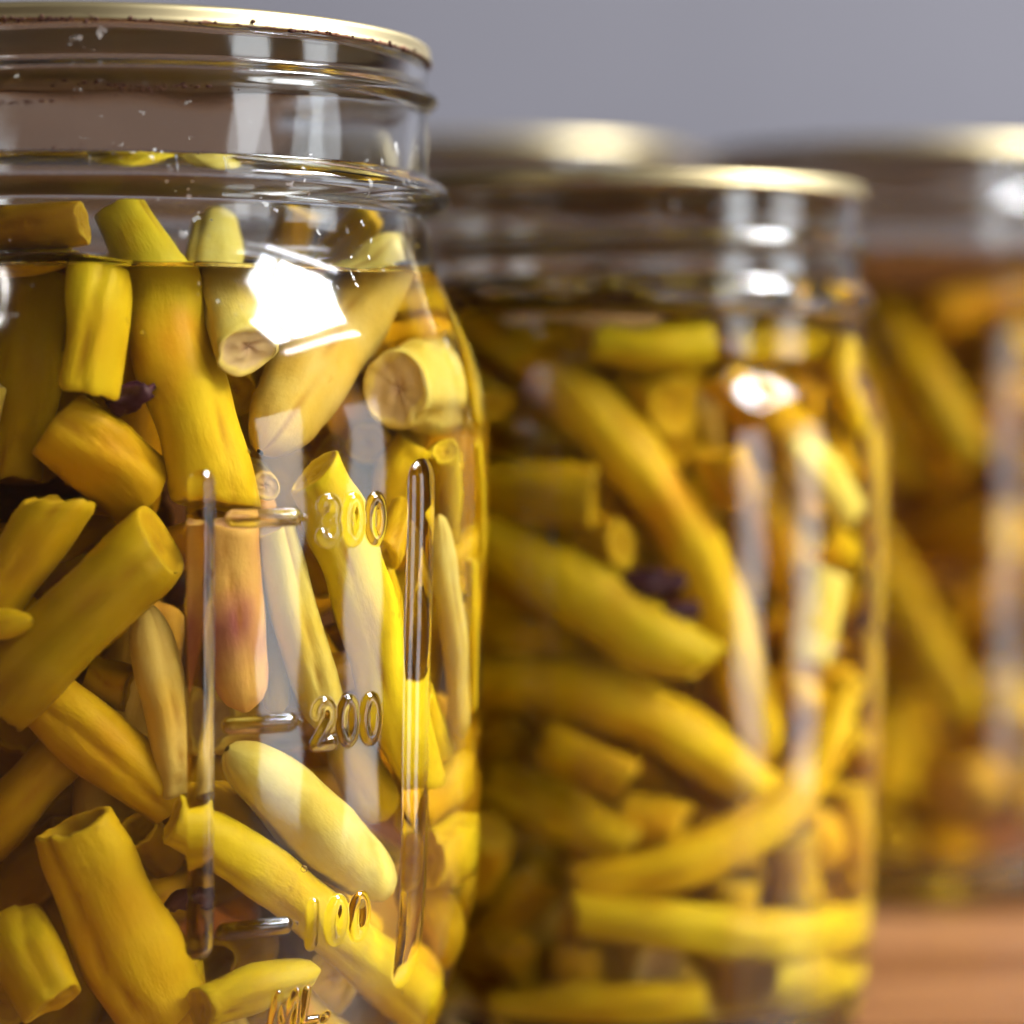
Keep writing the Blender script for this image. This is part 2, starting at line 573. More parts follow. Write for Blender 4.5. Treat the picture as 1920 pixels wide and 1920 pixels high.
def make_bean(P, rad, col, ends, seed, label, group, detail=1.0):
    """one cut bean: the pod skin is the thing, each cut face a part. P, rad in cm"""
    rnd = random.Random(seed)
    P = np.array(P, float)
    rad = np.array(rad, float)
    cen = P.mean(0)
    P = P - cen
    if len(P) == 2:
        P = np.array([P[0], (P[0] + P[1]) / 2, P[1]])
        rad = np.array([rad[0], rad.mean(), rad[1]])
    L = np.linalg.norm(np.diff(P, axis=0), axis=1).sum()
    n = max(10, int(L / .11 * detail))
    nc = int(26 * detail)
    Q = np.vstack([2 * P[0] - P[1], P, 2 * P[-1] - P[-2]])
    m_ = len(P) - 1
    u = np.linspace(0, m_, n)
    k = np.minimum(u.astype(int), m_ - 1)
    t = (u - k)[:, None]
    p0, p1, p2, p3 = Q[k], Q[k + 1], Q[k + 2], Q[k + 3]
    S = .5 * (2 * p1 + (p2 - p0) * t + (2 * p0 - 5 * p1 + 4 * p2 - p3) * t * t + (3 * p1 - p0 - 3 * p2 + p3) * t ** 3)
    rr = np.interp(u, np.arange(m_ + 1), rad)
    # small natural wander and seed swellings
    f1, f2 = rnd.uniform(0, 6), rnd.uniform(0, 6)
    sl = np.linspace(0, L, n)
    rr = rr * (1 + .035 * np.sin(sl * 4.2 / max(.6, rad.mean() * 2.2) + f1) + .02 * np.sin(sl * 7 + f2))
    T = np.gradient(S, axis=0)
    T /= np.linalg.norm(T, axis=1)[:, None]
    for e, i0 in ((0, 0), (1, n - 1)):
        if ends[e] == 'tip':
            d = np.linalg.norm(S - S[i0], axis=1)
            w = rad.mean() * 1.5
            rr = rr * np.sqrt(np.clip(1 - np.clip(1 - d / w, 0, 1) ** 2 * .985, 0.012, 1))
    a = np.cross(T[0], [0.31, 0.2, .93])
    a /= np.linalg.norm(a)
    A = np.zeros_like(S)
    for i in range(n):
        a = a - T[i] * np.dot(a, T[i])
        a /= np.linalg.norm(a)
        A[i] = a
    B = np.cross(T, A)
    ph = np.linspace(0, 2 * np.pi, nc, endpoint=False)
    mid = n // 2
    face = math.atan2(-B[mid][1], -A[mid][1])
    s0 = face + rnd.choice((-1, 1)) * rnd.uniform(.05, .95) + .35 * np.sin(sl / L * 3 + f1)
    flat = rnd.uniform(.76, .95)
    ecc = rnd.uniform(0, np.pi)
    def wrap(x):
        return (x + np.pi) % (2 * np.pi) - np.pi
    ds = wrap(ph[None] - s0[:, None])
    do = wrap(ph[None] - s0[:, None] - np.pi)
    gd = rnd.uniform(.05, .17)
    groove = gd * np.exp(-np.abs(ds / .12) ** 1.5) + .05 * np.exp(-(do / .13) ** 2) - .3 * gd * np.exp(-((np.abs(ds) - .45) / .3) ** 2)
    shape = 1.0 / np.sqrt(np.cos(ph - ecc) ** 2 + (np.sin(ph - ecc) / flat) ** 2)
    rad2 = rr[:, None] * shape[None] * (1 - groove)
    rad2 *= 1 + .035 * np.sin(2 * ph[None] + sl[:, None] * 2.1 + f1) + .02 * np.sin(3 * ph[None] - sl[:, None] * 3.3 + f2) + .008 * np.sin(5 * ph[None] + sl[:, None] * 9 + f1)
    # axial profile of both ends
    off = np.zeros((2, nc))
    for e in (0, 1):
        r_ = rr[0 if e == 0 else -1]
        if ends[e] == 'slant':
            off[e] = r_ * rnd.uniform(.3, .5) * np.cos(ph - rnd.uniform(0, 6.28)) + .03 * r_ * np.sin(3 * ph + f1)
        elif ends[e] == 'torn':
            jag = np.array([rnd.gauss(0, 1) for _ in range(nc)])
            off[e] = r_ * (.42 * np.sin(ph + f1) + .20 * np.sin(2 * ph + f2) + .05 * np.sin(5 * ph + f1 * 2) + .05 * (jag + np.roll(jag, 1)))
        elif ends[e] in ('cut', 'hole'):
            jag = np.array([rnd.gauss(0, 1) for _ in range(nc)])
            off[e] = r_ * (rnd.uniform(.05, .26) * np.cos(ph - rnd.uniform(0, 6.28)) + .05 * np.sin(2 * ph + f2) + .02 * np.sin(5 * ph + f1) + .018 * (jag + np.roll(jag, 1)))
    axial = np.zeros((n, nc))
    reach = max(rad.mean() * 1.2, .12)
    w0 = np.clip(1 - sl / reach, 0, 1)[:, None]
    w1 = np.clip(1 - (L - sl) / reach, 0, 1)[:, None]
    axial += -off[0][None] * w0 + off[1][None] * w1
    V = S[:, None] + A[:, None] * (rad2 * np.cos(ph))[..., None] + B[:, None] * (rad2 * np.sin(ph))[..., None] + T[:, None] * axial[..., None]
    # softened lip at the cut
    rows = []
    if ends[0] != 'tip':
        rows.append(S[0] + (V[0] - S[0]) * .955 - T[0] * .03 * rr[0])
    rows.extend(V)
    if ends[1] != 'tip':
        rows.append(S[-1] + (V[-1] - S[-1]) * .955 + T[-1] * .03 * rr[-1])
    W = np.array(rows)
    me = grid_mesh('bean', W * CM, True, [M['bean_' + col]])
    seam = np.clip(.9 * np.exp(-(ds / .065) ** 2) + .3 * np.exp(-(do / .05) ** 2), 0, 1) * (.5 + .5 * np.sin(sl * 2.3 + f2)[:, None] ** 2) * rnd.uniform(.5, 1.0)
    sm = list(seam)
    if ends[0] != 'tip':
        sm.insert(0, seam[0] * 0)
    if ends[1] != 'tip':
        sm.append(seam[-1] * 0)
    float_attr(me, 'seam', np.array(sm).reshape(-1))
    nrow = len(W)
    sv = np.linspace(0, L, nrow) + rnd.uniform(0, 50)
    pvv = np.stack([np.repeat(np.cos(ph)[None] * rad.mean(), nrow, 0), np.repeat(np.sin(ph)[None] * rad.mean(), nrow, 0), np.repeat(sv[:, None], nc, 1)], -1)
    av = me.attributes.new('pv', 'FLOAT_VECTOR', 'POINT')
    av.data.foreach_set('vector', pvv.reshape(-1).astype(np.float32))
    o = obj('bean', me, None, cen * CM, label, 'bean', group)
    for e in (0, 1):
        if ends[e] == 'tip':
            continue
        ring = W[0] if e == 0 else W[-1]
        d = -T[0] if e == 0 else T[-1]
        r_ = rr[0] if e == 0 else rr[-1]
        c0 = ring.mean(0)
        if ends[e] == 'hole':
            lv = [(1.0, 0), (.92, .03), (.80, .0), (.72, -.25), (.66, -.7), (.45, -.95), (.03, -1.05)]
        else:
            lv = [(1.0, 0), (.95, .02), (.86, .0), (.74, -.055), (.5, -.09), (.32, -.06), (.16, -.13), (.02, -.15)]
        cap = []
        for f, ax in lv:
            wob = 1 + (0 if f > .9 else .09) * np.sin(2 * ph + f1 * 3) + (0 if f > .9 else .05) * np.sin(5 * ph + f2) + (0 if f > .9 else .03) * np.sin(9 * ph + f1)
            axl = ax * r_ + (0 if f > .9 else .018 * r_) * np.sin(4 * ph + f * 9 + f2)
            flatc = c0 + (ring - c0) * (f * wob)[:, None]
            cap.append(flatc + d[None] * axl[:, None])
        cap = np.array(cap)
        cm = grid_mesh('cut_end', cap * CM, True, [M['cut_' + col]], flip=(e == 0))
        float_attr(cm, 'rad', np.repeat([f for f, _ in lv], nc))
        obj('cut_end', cm, o)
    return o


# ------------------------------------------------------------------ setting
bm = bmesh.new()
for x, z in ((-3.2, -1.2), (2.6, -1.2), (2.6, 2.2), (-3.2, 2.2)):
    bm.verts.new((x, 0, z))
bm.faces.new(bm.verts)
me = bpy.data.meshes.new('wall')
bm.to_mesh(me)
bm.free()
me.materials.append(M['wall'])
obj('wall', me, None, (0, 1.15, 0), kind='structure')

table = obj('table', None, None, (-.2, .2, 0), 'orange brown wooden table of planed boards under the jars', 'table')
y = -.50
k = 0
while y < .62:
    w = .094
    bm = bmesh.new()
    bmesh.ops.create_cube(bm, size=1)
    for v in bm.verts:
        v.co = Vector((v.co.x * .84, v.co.y * (w - .0008), v.co.z * .024 - .0121))
    bmesh.ops.bevel(bm, geom=bm.edges[:], offset=.0012, segments=2, affect='EDGES')
    me = bpy.data.meshes.new('board')
    bm.to_mesh(me)
    bm.free()
    me.materials.append(M['wood'])
    obj('board', me, table, (0, y + w / 2 - .2 + .003, 0))
    y += w
    k += 1

# brown wooden boxes standing blurred behind the jars, seen through the necks


def crate(c, size, label):
    root = obj('wooden_crate', None, None, (c[0], c[1], 0), label, 'crate', 'wooden crates behind the jars')
    w, d, h = size
    nb = max(2, round(h / .06))
    bh = h / nb
    for side in (-1, 1):
        for q in range(nb):
            bm = bmesh.new()
            bmesh.ops.create_cube(bm, size=1)
            for v in bm.verts:
                v.co = Vector((v.co.x * w, v.co.y * .012, v.co.z * (bh - .002)))
            bmesh.ops.bevel(bm, geom=bm.edges[:], offset=.0012, segments=1, affect='EDGES')
            me = bpy.data.meshes.new('slat')
            bm.to_mesh(me)
            bm.free()
            me.materials.append(M['brown_wood'])
            obj('slat', me, root, (0, side * (d / 2 - .006), bh * (q + .5)))
        bm = bmesh.new()
        bmesh.ops.create_cube(bm, size=1)
        for v in bm.verts:
            v.co = Vector((v.co.x * .012, v.co.y * (d - .026), v.co.z * (h - .002)))
        me = bpy.data.meshes.new('end_panel')
        bm.to_mesh(me)
        bm.free()
        me.materials.append(M['brown_wood'])
        obj('end_panel', me, root, (side * (w / 2 - .007), 0, h / 2))
    return root


crate((.147, .44), (.34, .12, .150), 'dark brown wooden box behind the two tall blurred jars')
crate((-.168, .44), (.265, .12, .176), 'taller dark brown wooden box seen through the neck of the front jar')

# ------------------------------------------------------------------ jars
RT = 4.24


def emboss_front(TH, Z, RR):
    h = np.zeros_like(Z)
    deg = np.degrees(TH)
    sel = (deg > 12) & (deg < 68) & (Z > 1.9) & (Z < 8.6)
    rows = np.where(sel.any(1))[0]
    cols = np.where(sel.any(0))[0]
    sub = np.ix_(rows, cols)
    X = TH[sub] * RT
    Y = Z[sub]
    g = lambda d: R(d) * RT
    out = np.zeros_like(X)

    def add(strokes, half, amp, pw=.8):
        nonlocal out
        D = seg_dist(X, Y, strokes)
        out = np.maximum(out, amp * np.clip(1 - (D / half) ** 2, 0, 1) ** pw)
    for a0, a1, z0 in ((24.6, 33.2, 7.575), (24.2, 33.0, 5.50), (23.6, 32.7, 3.42)):
        add([[(g(a0), z0), (g(a1), z0)]], .08, .048)
        add([[(g(a1 + 1.6), z0), (g(a1 + 1.65), z0)]], .03, .02)
    for txt, a0, z0 in (('300', 37.2, 7.33), ('200', 36.9, 5.26), ('100', 35.4, 3.20)):
        for q, ch in enumerate(txt):
            add(glyph(ch, g(a0 + q * 4.15) + .01, z0, .235, .40), .072, .040)
    add(glyph('M', g(31.8), 2.36, .30, .34) + glyph('L', g(36.6), 2.36, .26, .34), .05, .042)
    add([[(g(41.2), 2.37), (g(41.3), 2.37)]], .06, .04)
    add([[(g(21.6), 2.30), (g(29.6), 2.30)]], .06, .045)
    add([[(g(20.0), 3.30), (g(20.0), 7.93)]], .13, .055, .8)
    add([[(g(57.2), 2.75), (g(57.2), 7.90)]], .24, .075, .9)
    h[sub] = out
    return h


def emboss_second(TH, Z, RR):
    h = np.zeros_like(Z)
    for a, z0, hw in ((-28, 4.65, .35), (-28, 1.95, .35), (-30, 3.9, .04), (-30, 6.8, .05), (-32, 6.35, .05), (44, 6.0, .04), (50, 5.6, .05), (58, 5.0, .04), (60, 2.55, .04), (-33, 3.2, .04)):
        X = ((TH - R(a) + np.pi) % (2 * np.pi) - np.pi) * 3.55
        D = np.hypot(np.maximum(np.abs(X) - hw, 0), Z - z0)
        h = np.maximum(h, .045 * np.clip(1 - (D / .09) ** 2, 0, 1))
    return h


PROF1 = [(0, 2.6), (.15, 2.8), (.5, 3.05), (1.0, 3.32), (1.66, 3.664), (2.1, 3.857), (2.59, 4.017), (3.25, 4.14), (3.95, 4.185), (4.8, 4.195), (6.5, 4.24), (7.8, 4.282), (8.41, 4.275), (8.94, 4.19), (9.38, 4.065), (9.75, 3.889), (10.14, 3.713), (10.4, 3.635), (10.65, 3.6)]
PROF2 = [(0, 2.9), (.1, 3.05), (.35, 3.2), (.75, 3.31), (1.55, 3.42), (2.4, 3.455), (4.0, 3.53), (6.9, 3.6), (8.2, 3.613), (8.55, 3.565), (8.78, 3.475), (9.22, 3.29), (9.42, 3.262), (9.75, 3.26)]
PROF3 = [(0, 3.3), (.12, 3.6), (.5, 4.0), (1.2, 4.25), (2.5, 4.34), (9.6, 4.36), (10.2, 4.30), (10.9, 4.12), (11.4, 4.02), (11.7, 4.0)]

jar1, lid1 = make_jar((-4.545, 0), PROF1, 3.59, .27, 12.745, 3.62, 10.05, 11.03, .245, (11.93, .30, -150, 300, .125), 'sharp front canning jar with raised measuring marks and a rust flecked lid', 'clear yellowish brine filling the sharp front jar', emboss_front, (14, 66, 1.9, 8.5), 1, 16)
jar2, lid2 = make_jar((1.447, 6.0), PROF2, 3.26, .26, 11.63, 3.30, 10.0, 10.08, .15, (10.62, .25, -140, 290, .125), 'slightly blurred smaller jar just behind and right of the sharp front jar', 'brine filling the smaller second jar', emboss_second, None, 2, 14)
jar3, lid3 = make_jar((7.1, 19), [(z, r * .9) for z, r in PROF3], 3.6, .26, 13.25, 3.67, 11.3, 12.1, .16, (12.75, .25, -140, 290, .12), 'very blurred tall jar cut off by the right edge of the picture', 'brine in the blurred tall jar at the right edge', None, None, 3)
jar4, lid4 = make_jar((-.53, 23), PROF3, 4.0, .28, 13.65, 4.08, 11.3, 12.1, .16, (12.75, .25, -100, 290, .12), 'very blurred tall jar showing its lid between the two nearer jars', 'brine in the blurred tall jar behind the second jar', None, None, 4)

# rust crumbs on the front lid edge, dark specks along the glass bead
rnd = random.Random(4)
sp = []
for q in range(150):
    a = R(rnd.gauss(-14, 14) if q < 95 else rnd.uniform(-40, 75))
    r_ = 3.645 * CM
    s = rnd.uniform(.006, .020) * CM * (1.7 if rnd.random() < .1 else 1)
    sp.append(((r_ * math.sin(a), -r_ * math.cos(a), (12.548 + rnd.gauss(0, .010) + (.07 * rnd.random() if q % 6 == 0 else 0)) * CM), (s * 1.3, s * .6, s)))
lumps('rust_crumbs', sp, M['rust'], lid1)
sp = []
for q in range(110):
    a = R(rnd.uniform(-40, 60) if q < 60 else rnd.gauss(-12, 12))
    z = 11.26 + rnd.gauss(0, .014)
    r_ = (3.60 + .06) * CM
    s = rnd.uniform(.004, .012) * CM
    sp.append(((r_ * math.sin(a), -r_ * math.cos(a), z * CM), (s * 1.3, s, s * .8)))
for q in range(190):
    left = q % 3
    a = R(rnd.gauss(-20, 9) if left else rnd.gauss(14, 6))
    z = (11.76 + .05 * math.sin(a * 9) if left else 11.90 + .02 * math.sin(a * 20)) + rnd.gauss(0, .018)
    r_ = (3.607 if left else 3.64) * CM
    s = rnd.uniform(.005, .016) * CM
    sp.append(((r_ * math.sin(a), -r_ * math.cos(a), z * CM), (s * 2.2, s * .3, s * .8)))
lumps('dirt_specks', sp, M['rust'], jar1)

# ------------------------------------------------------------------ beans (centrelines and radii in centimetres)
BEANS_FRONT = [
    ('short bean end wedged under the neck bead at the left edge of the front jar', [(-5.63,-2.77,10.49),(-4.99,-3.03,10.50),(-4.37,-3.07,10.54)], [0.26,0.26,0.24], 'amber', ('cut', 'cut')),
    ('upright bean with a clean cut top at the brine line, beside the fat curved bean', [(-4.20,-3.11,10.11),(-4.18,-3.36,9.42),(-4.27,-3.40,8.80)], [0.30,0.32,0.30], 'gold', ('slant', 'cut')),
    ('ragged bean strip poking above the brine at the left edge of the front jar', [(-5.61,-2.62,10.09),(-4.92,-2.85,10.14),(-4.55,-2.89,10.21)], [0.24,0.23,0.19], 'gold', ('cut', 'torn')),
    ('dark olive bean standing in the shade at the upper left edge of the front jar', [(-4.90,-2.06,9.83),(-4.97,-2.48,8.90),(-5.13,-2.56,7.95)], [0.35,0.37,0.34], 'olive', ('cut', 'cut')),
    ('fat curved bean with an orange blush, running from the neck to the top dash', [(-4.17,-1.90,10.74),(-3.73,-2.37,9.93),(-3.59,-2.68,9.23),(-3.38,-2.72,8.59),(-3.17,-2.62,7.68)], [0.30,0.34,0.40,0.42,0.40], 'blush', ('cut', 'slant')),
    ('bean stub pointing its round cut face forward beside the white window glare', [(-3.23,-1.10,10.63),(-3.14,-2.03,9.87),(-2.78,-2.98,9.21)], [0.29,0.32,0.35], 'pale', ('cut', 'cut')),
    ('long pale bean slanting down left beneath the white window glare', [(-1.30,-0.56,10.58),(-2.13,-0.91,9.47),(-2.51,-1.75,8.79),(-2.82,-2.26,8.20)], [0.26,0.38,0.42,0.32], 'pale', ('tip', 'tip')),
    ('yellow bean lying level right of the window glare, upper of two', [(-2.15,-0.33,9.55),(-2.02,0.47,9.49),(-2.26,1.84,9.31)], [0.24,0.27,0.26], 'gold', ('cut', 'cut')),
    ('yellow bean lying level right of the window glare, lower of two', [(-2.21,-0.35,9.17),(-2.12,0.74,9.03),(-1.92,1.43,8.81)], [0.19,0.21,0.21], 'gold', ('cut', 'cut')),
    ('thick stub turning its tan oval cut face left on the front jar shoulder', [(-1.56,-1.38,8.79),(-1.40,-0.62,8.79),(-1.53,0.93,8.72)], [0.42,0.45,0.42], 'pale', ('cut', 'cut')),
    ('slim upright bean with a round pale cut top above the right glass rib', [(-0.99,-1.26,8.20),(-1.12,-0.80,7.77),(-1.28,-0.48,7.24)], [0.21,0.22,0.21], 'gold', ('cut', 'cut')),
    ('orange bean in shadow behind the thick stub, above the empty gap', [(-2.40,0.63,8.80),(-2.65,0.48,8.58),(-2.68,-0.43,8.28)], [0.29,0.31,0.27], 'amber', ('tip', 'cut')),
    ('stubby bean with a torn flap and a brown cut face near the left edge', [(-4.61,-3.01,8.46),(-4.25,-2.86,8.18),(-3.85,-2.62,7.78)], [0.39,0.43,0.40], 'gold', ('slant', 'cut')),
    ('bean with a ragged broken top below the stub with the torn flap', [(-4.56,-3.27,7.71),(-4.91,-3.23,7.17),(-5.36,-3.12,6.55)], [0.37,0.38,0.38], 'gold', ('torn', 'cut')),
    ('broad flat dark yellow bean crossing diagonally at the left edge of the front jar', [(-3.62,-3.23,7.33),(-4.07,-3.32,6.88),(-4.63,-3.32,6.32),(-5.25,-3.22,5.69)], [0.40,0.43,0.45,0.43], 'olive', ('slant', 'cut')),
    ('small pointed bean tip lying over the broad flat bean at the left edge', [(-4.77,-3.82,6.56),(-4.98,-3.71,6.53),(-5.46,-3.61,6.49)], [0.14,0.22,0.22], 'gold', ('tip', 'cut')),
    ('creased bean with a dark hollow end slanting down right under the broad flat bean', [(-4.80,-2.93,5.78),(-4.29,-2.89,5.28),(-3.59,-2.68,4.64)], [0.32,0.36,0.33], 'gold', ('hole', 'cut')),
    ('long thin bean running diagonally beneath the lowest dash to the lower right', [(-3.48,-3.35,4.52),(-3.07,-3.18,4.25),(-2.52,-2.82,3.79),(-1.94,-2.19,3.08),(-1.44,-0.37,2.12)], [0.26,0.28,0.29,0.30,0.31], 'gold', ('cut', 'cut')),
    ('thin bean tucked under the big seamed bean above the lowest dash', [(-3.27,-2.46,4.81),(-2.88,-2.23,4.22),(-2.49,-1.82,3.67),(-2.04,-0.99,3.03)], [0.21,0.24,0.26,0.24], 'gold', ('tip', 'cut')),
    ('small square cut piece behind the creased bean in the front jar', [(-4.41,-2.49,5.91),(-4.04,-2.54,5.80)], [0.26,0.26], 'olive', ('cut', 'cut')),
    ('fat bean with a wide open hollow top at the lower left of the front jar', [(-4.45,-3.30,4.45),(-4.25,-3.15,3.94),(-3.98,-2.99,3.19),(-3.67,-2.69,2.50)], [0.42,0.47,0.50,0.48], 'gold', ('hole', 'cut')),
    ('bean showing its round cut face in the bottom left corner', [(-5.07,-2.98,3.38),(-4.87,-3.21,3.06),(-4.66,-3.36,2.69)], [0.37,0.39,0.38], 'gold', ('cut', 'cut')),
    ('olive bean at the left edge above the fat hollow bean', [(-5.44,-2.43,4.12),(-5.00,-2.60,4.70),(-4.61,-2.53,5.17)], [0.33,0.34,0.30], 'olive', ('cut', 'cut')),
    ('upright thin bean with a square cut foot behind the left glass rib', [(-3.84,-2.85,6.72),(-3.69,-2.82,5.93),(-3.52,-2.80,5.10),(-3.46,-2.83,4.69)], [0.20,0.29,0.30,0.28], 'pale', ('tip', 'cut')),
    ('reddish purple stained bean right of the left glass rib', [(-3.00,-2.98,7.49),(-2.98,-2.93,6.58),(-2.86,-2.81,5.56)], [0.29,0.33,0.27], 'purple', ('cut', 'tip')),
    ('pale straight bean under the window streak, below the top dash', [(-2.59,-2.77,7.48),(-2.44,-2.63,6.67),(-2.26,-2.34,5.87),(-2.13,-2.10,5.26)], [0.25,0.29,0.30,0.25], 'pale', ('slant', 'tip')),
    ('narrow pinkish bean between the stained bean and the pale straight bean', [(-2.85,-2.37,7.44),(-2.77,-2.25,6.54),(-2.68,-2.16,5.45)], [0.16,0.18,0.16], 'blush', ('cut', 'tip')),
    ('yellow bean end leaning behind the number two hundred', [(-2.13,-1.67,5.25),(-1.98,-1.50,4.77),(-1.79,-1.19,4.22)], [0.25,0.28,0.26], 'gold', ('tip', 'tip')),
    ('long bean with a flat slanted top behind the upper number, torn at its foot', [(-2.15,-2.76,8.01),(-1.94,-2.46,7.38),(-1.71,-2.12,6.52),(-1.52,-1.82,5.64),(-1.21,-1.35,4.60)], [0.31,0.36,0.38,0.37,0.29], 'gold', ('slant', 'torn')),
    ('slim creased bean right of the right glass rib', [(-1.05,-1.40,7.53),(-1.02,-1.16,6.85),(-0.96,-0.78,6.00),(-0.98,-0.51,4.96)], [0.16,0.22,0.24,0.21], 'pale', ('tip', 'tip')),
    ('flat bean with a squared top against the right wall of the front jar', [(-0.79,-0.55,6.99),(-0.80,-0.39,6.20),(-0.80,-0.28,5.29)], [0.16,0.18,0.16], 'gold', ('cut', 'cut')),
    ('big plump bean with a lengthwise seam between the two lower dashes', [(-2.99,-3.15,5.21),(-2.52,-2.81,4.75),(-2.10,-2.41,4.19),(-1.54,-1.73,3.51)], [0.35,0.43,0.46,0.35], 'pale', ('tip', 'tip')),
    ('rounded bean end at the lower right beside the right glass rib', [(-1.73,-0.48,3.72),(-1.61,-0.16,3.18),(-1.84,1.02,2.60)], [0.27,0.31,0.28], 'gold', ('tip', 'tip')),
    ('square cut chunk against the right wall of the front jar, lower right', [(-1.31,-0.99,3.74),(-1.16,-0.45,3.73),(-1.01,0.30,3.69)], [0.34,0.36,0.33], 'gold', ('cut', 'cut')),
    ('bright bean lying nearly level behind the raised letters at the bottom', [(-3.25,-3.17,2.59),(-2.73,-2.93,2.75),(-2.14,-2.57,2.85)], [0.28,0.30,0.23], 'gold', ('cut', 'tip')),
    ('broken bean end with a notched top beside the fat hollow bean', [(-3.51,-2.69,2.97),(-3.50,-2.66,2.64),(-3.55,-2.51,2.16)], [0.19,0.21,0.21], 'gold', ('torn', 'cut')),
    ('ring shaped hollow bean end in shadow above the raised letters', [(-3.04,-1.45,2.97),(-3.24,-2.41,2.93)], [0.27,0.27], 'olive', ('cut', 'hole')),
    ('little hollow bean end in shadow right of the fat hollow bean', [(-3.74,-2.24,3.98),(-3.91,-2.86,4.36)], [0.21,0.21], 'olive', ('cut', 'hole')),
    ('small bean end with an oval face left of the right glass rib', [(-1.45,-1.37,7.59),(-1.58,-1.92,7.14)], [0.21,0.20], 'gold', ('cut', 'cut')),
    ('bright yellow bean bending behind the top of the right glass rib', [(-1.57,-0.86,8.26),(-1.72,-0.92,7.96),(-1.77,-1.13,7.27)], [0.24,0.27,0.22], 'gold', ('cut', 'cut')),
    ('tiny bean end just right of the foot of the fat curved bean', [(-3.03,-1.63,7.99),(-2.81,-2.04,7.85)], [0.17,0.17], 'pale', ('cut', 'cut')),
    ('sliver of yellow bean left of the right glass rib below the oval face', [(-1.72,-1.64,7.00),(-1.64,-1.43,6.53),(-1.57,-1.25,5.88)], [0.17,0.18,0.17], 'gold', ('cut', 'cut')),
    ('curved bean hugging the right shoulder of the front jar', [(-1.25,0.42,9.62),(-1.01,0.01,9.16),(-0.80,-0.25,8.45)], [0.18,0.19,0.16], 'gold', ('tip', 'cut')),
    ('yellow bean against the right wall below the thick stub', [(-0.72,-0.41,8.28),(-0.72,-0.21,7.69),(-0.72,-0.14,7.08)], [0.13,0.14,0.13], 'gold', ('cut', 'cut')),
    ('crumpled bean end in the lower right curve of the front jar', [(-1.89,-0.86,2.79),(-1.82,0.01,2.41),(-2.38,1.56,1.92)], [0.25,0.29,0.27], 'gold', ('tip', 'cut')),
    ('bean tip sticking up into the neck behind the glare', [(-2.68,0.62,9.68),(-1.82,0.02,10.68),(-1.64,-0.05,10.85)], [0.25,0.26,0.23], 'amber', ('cut', 'cut')),
    ('brown bean tip under the neck bead above the bean stub', [(-2.55,0.10,10.43),(-2.43,0.11,10.74),(-2.33,0.10,10.90)], [0.25,0.25,0.22], 'amber', ('cut', 'cut')),
]
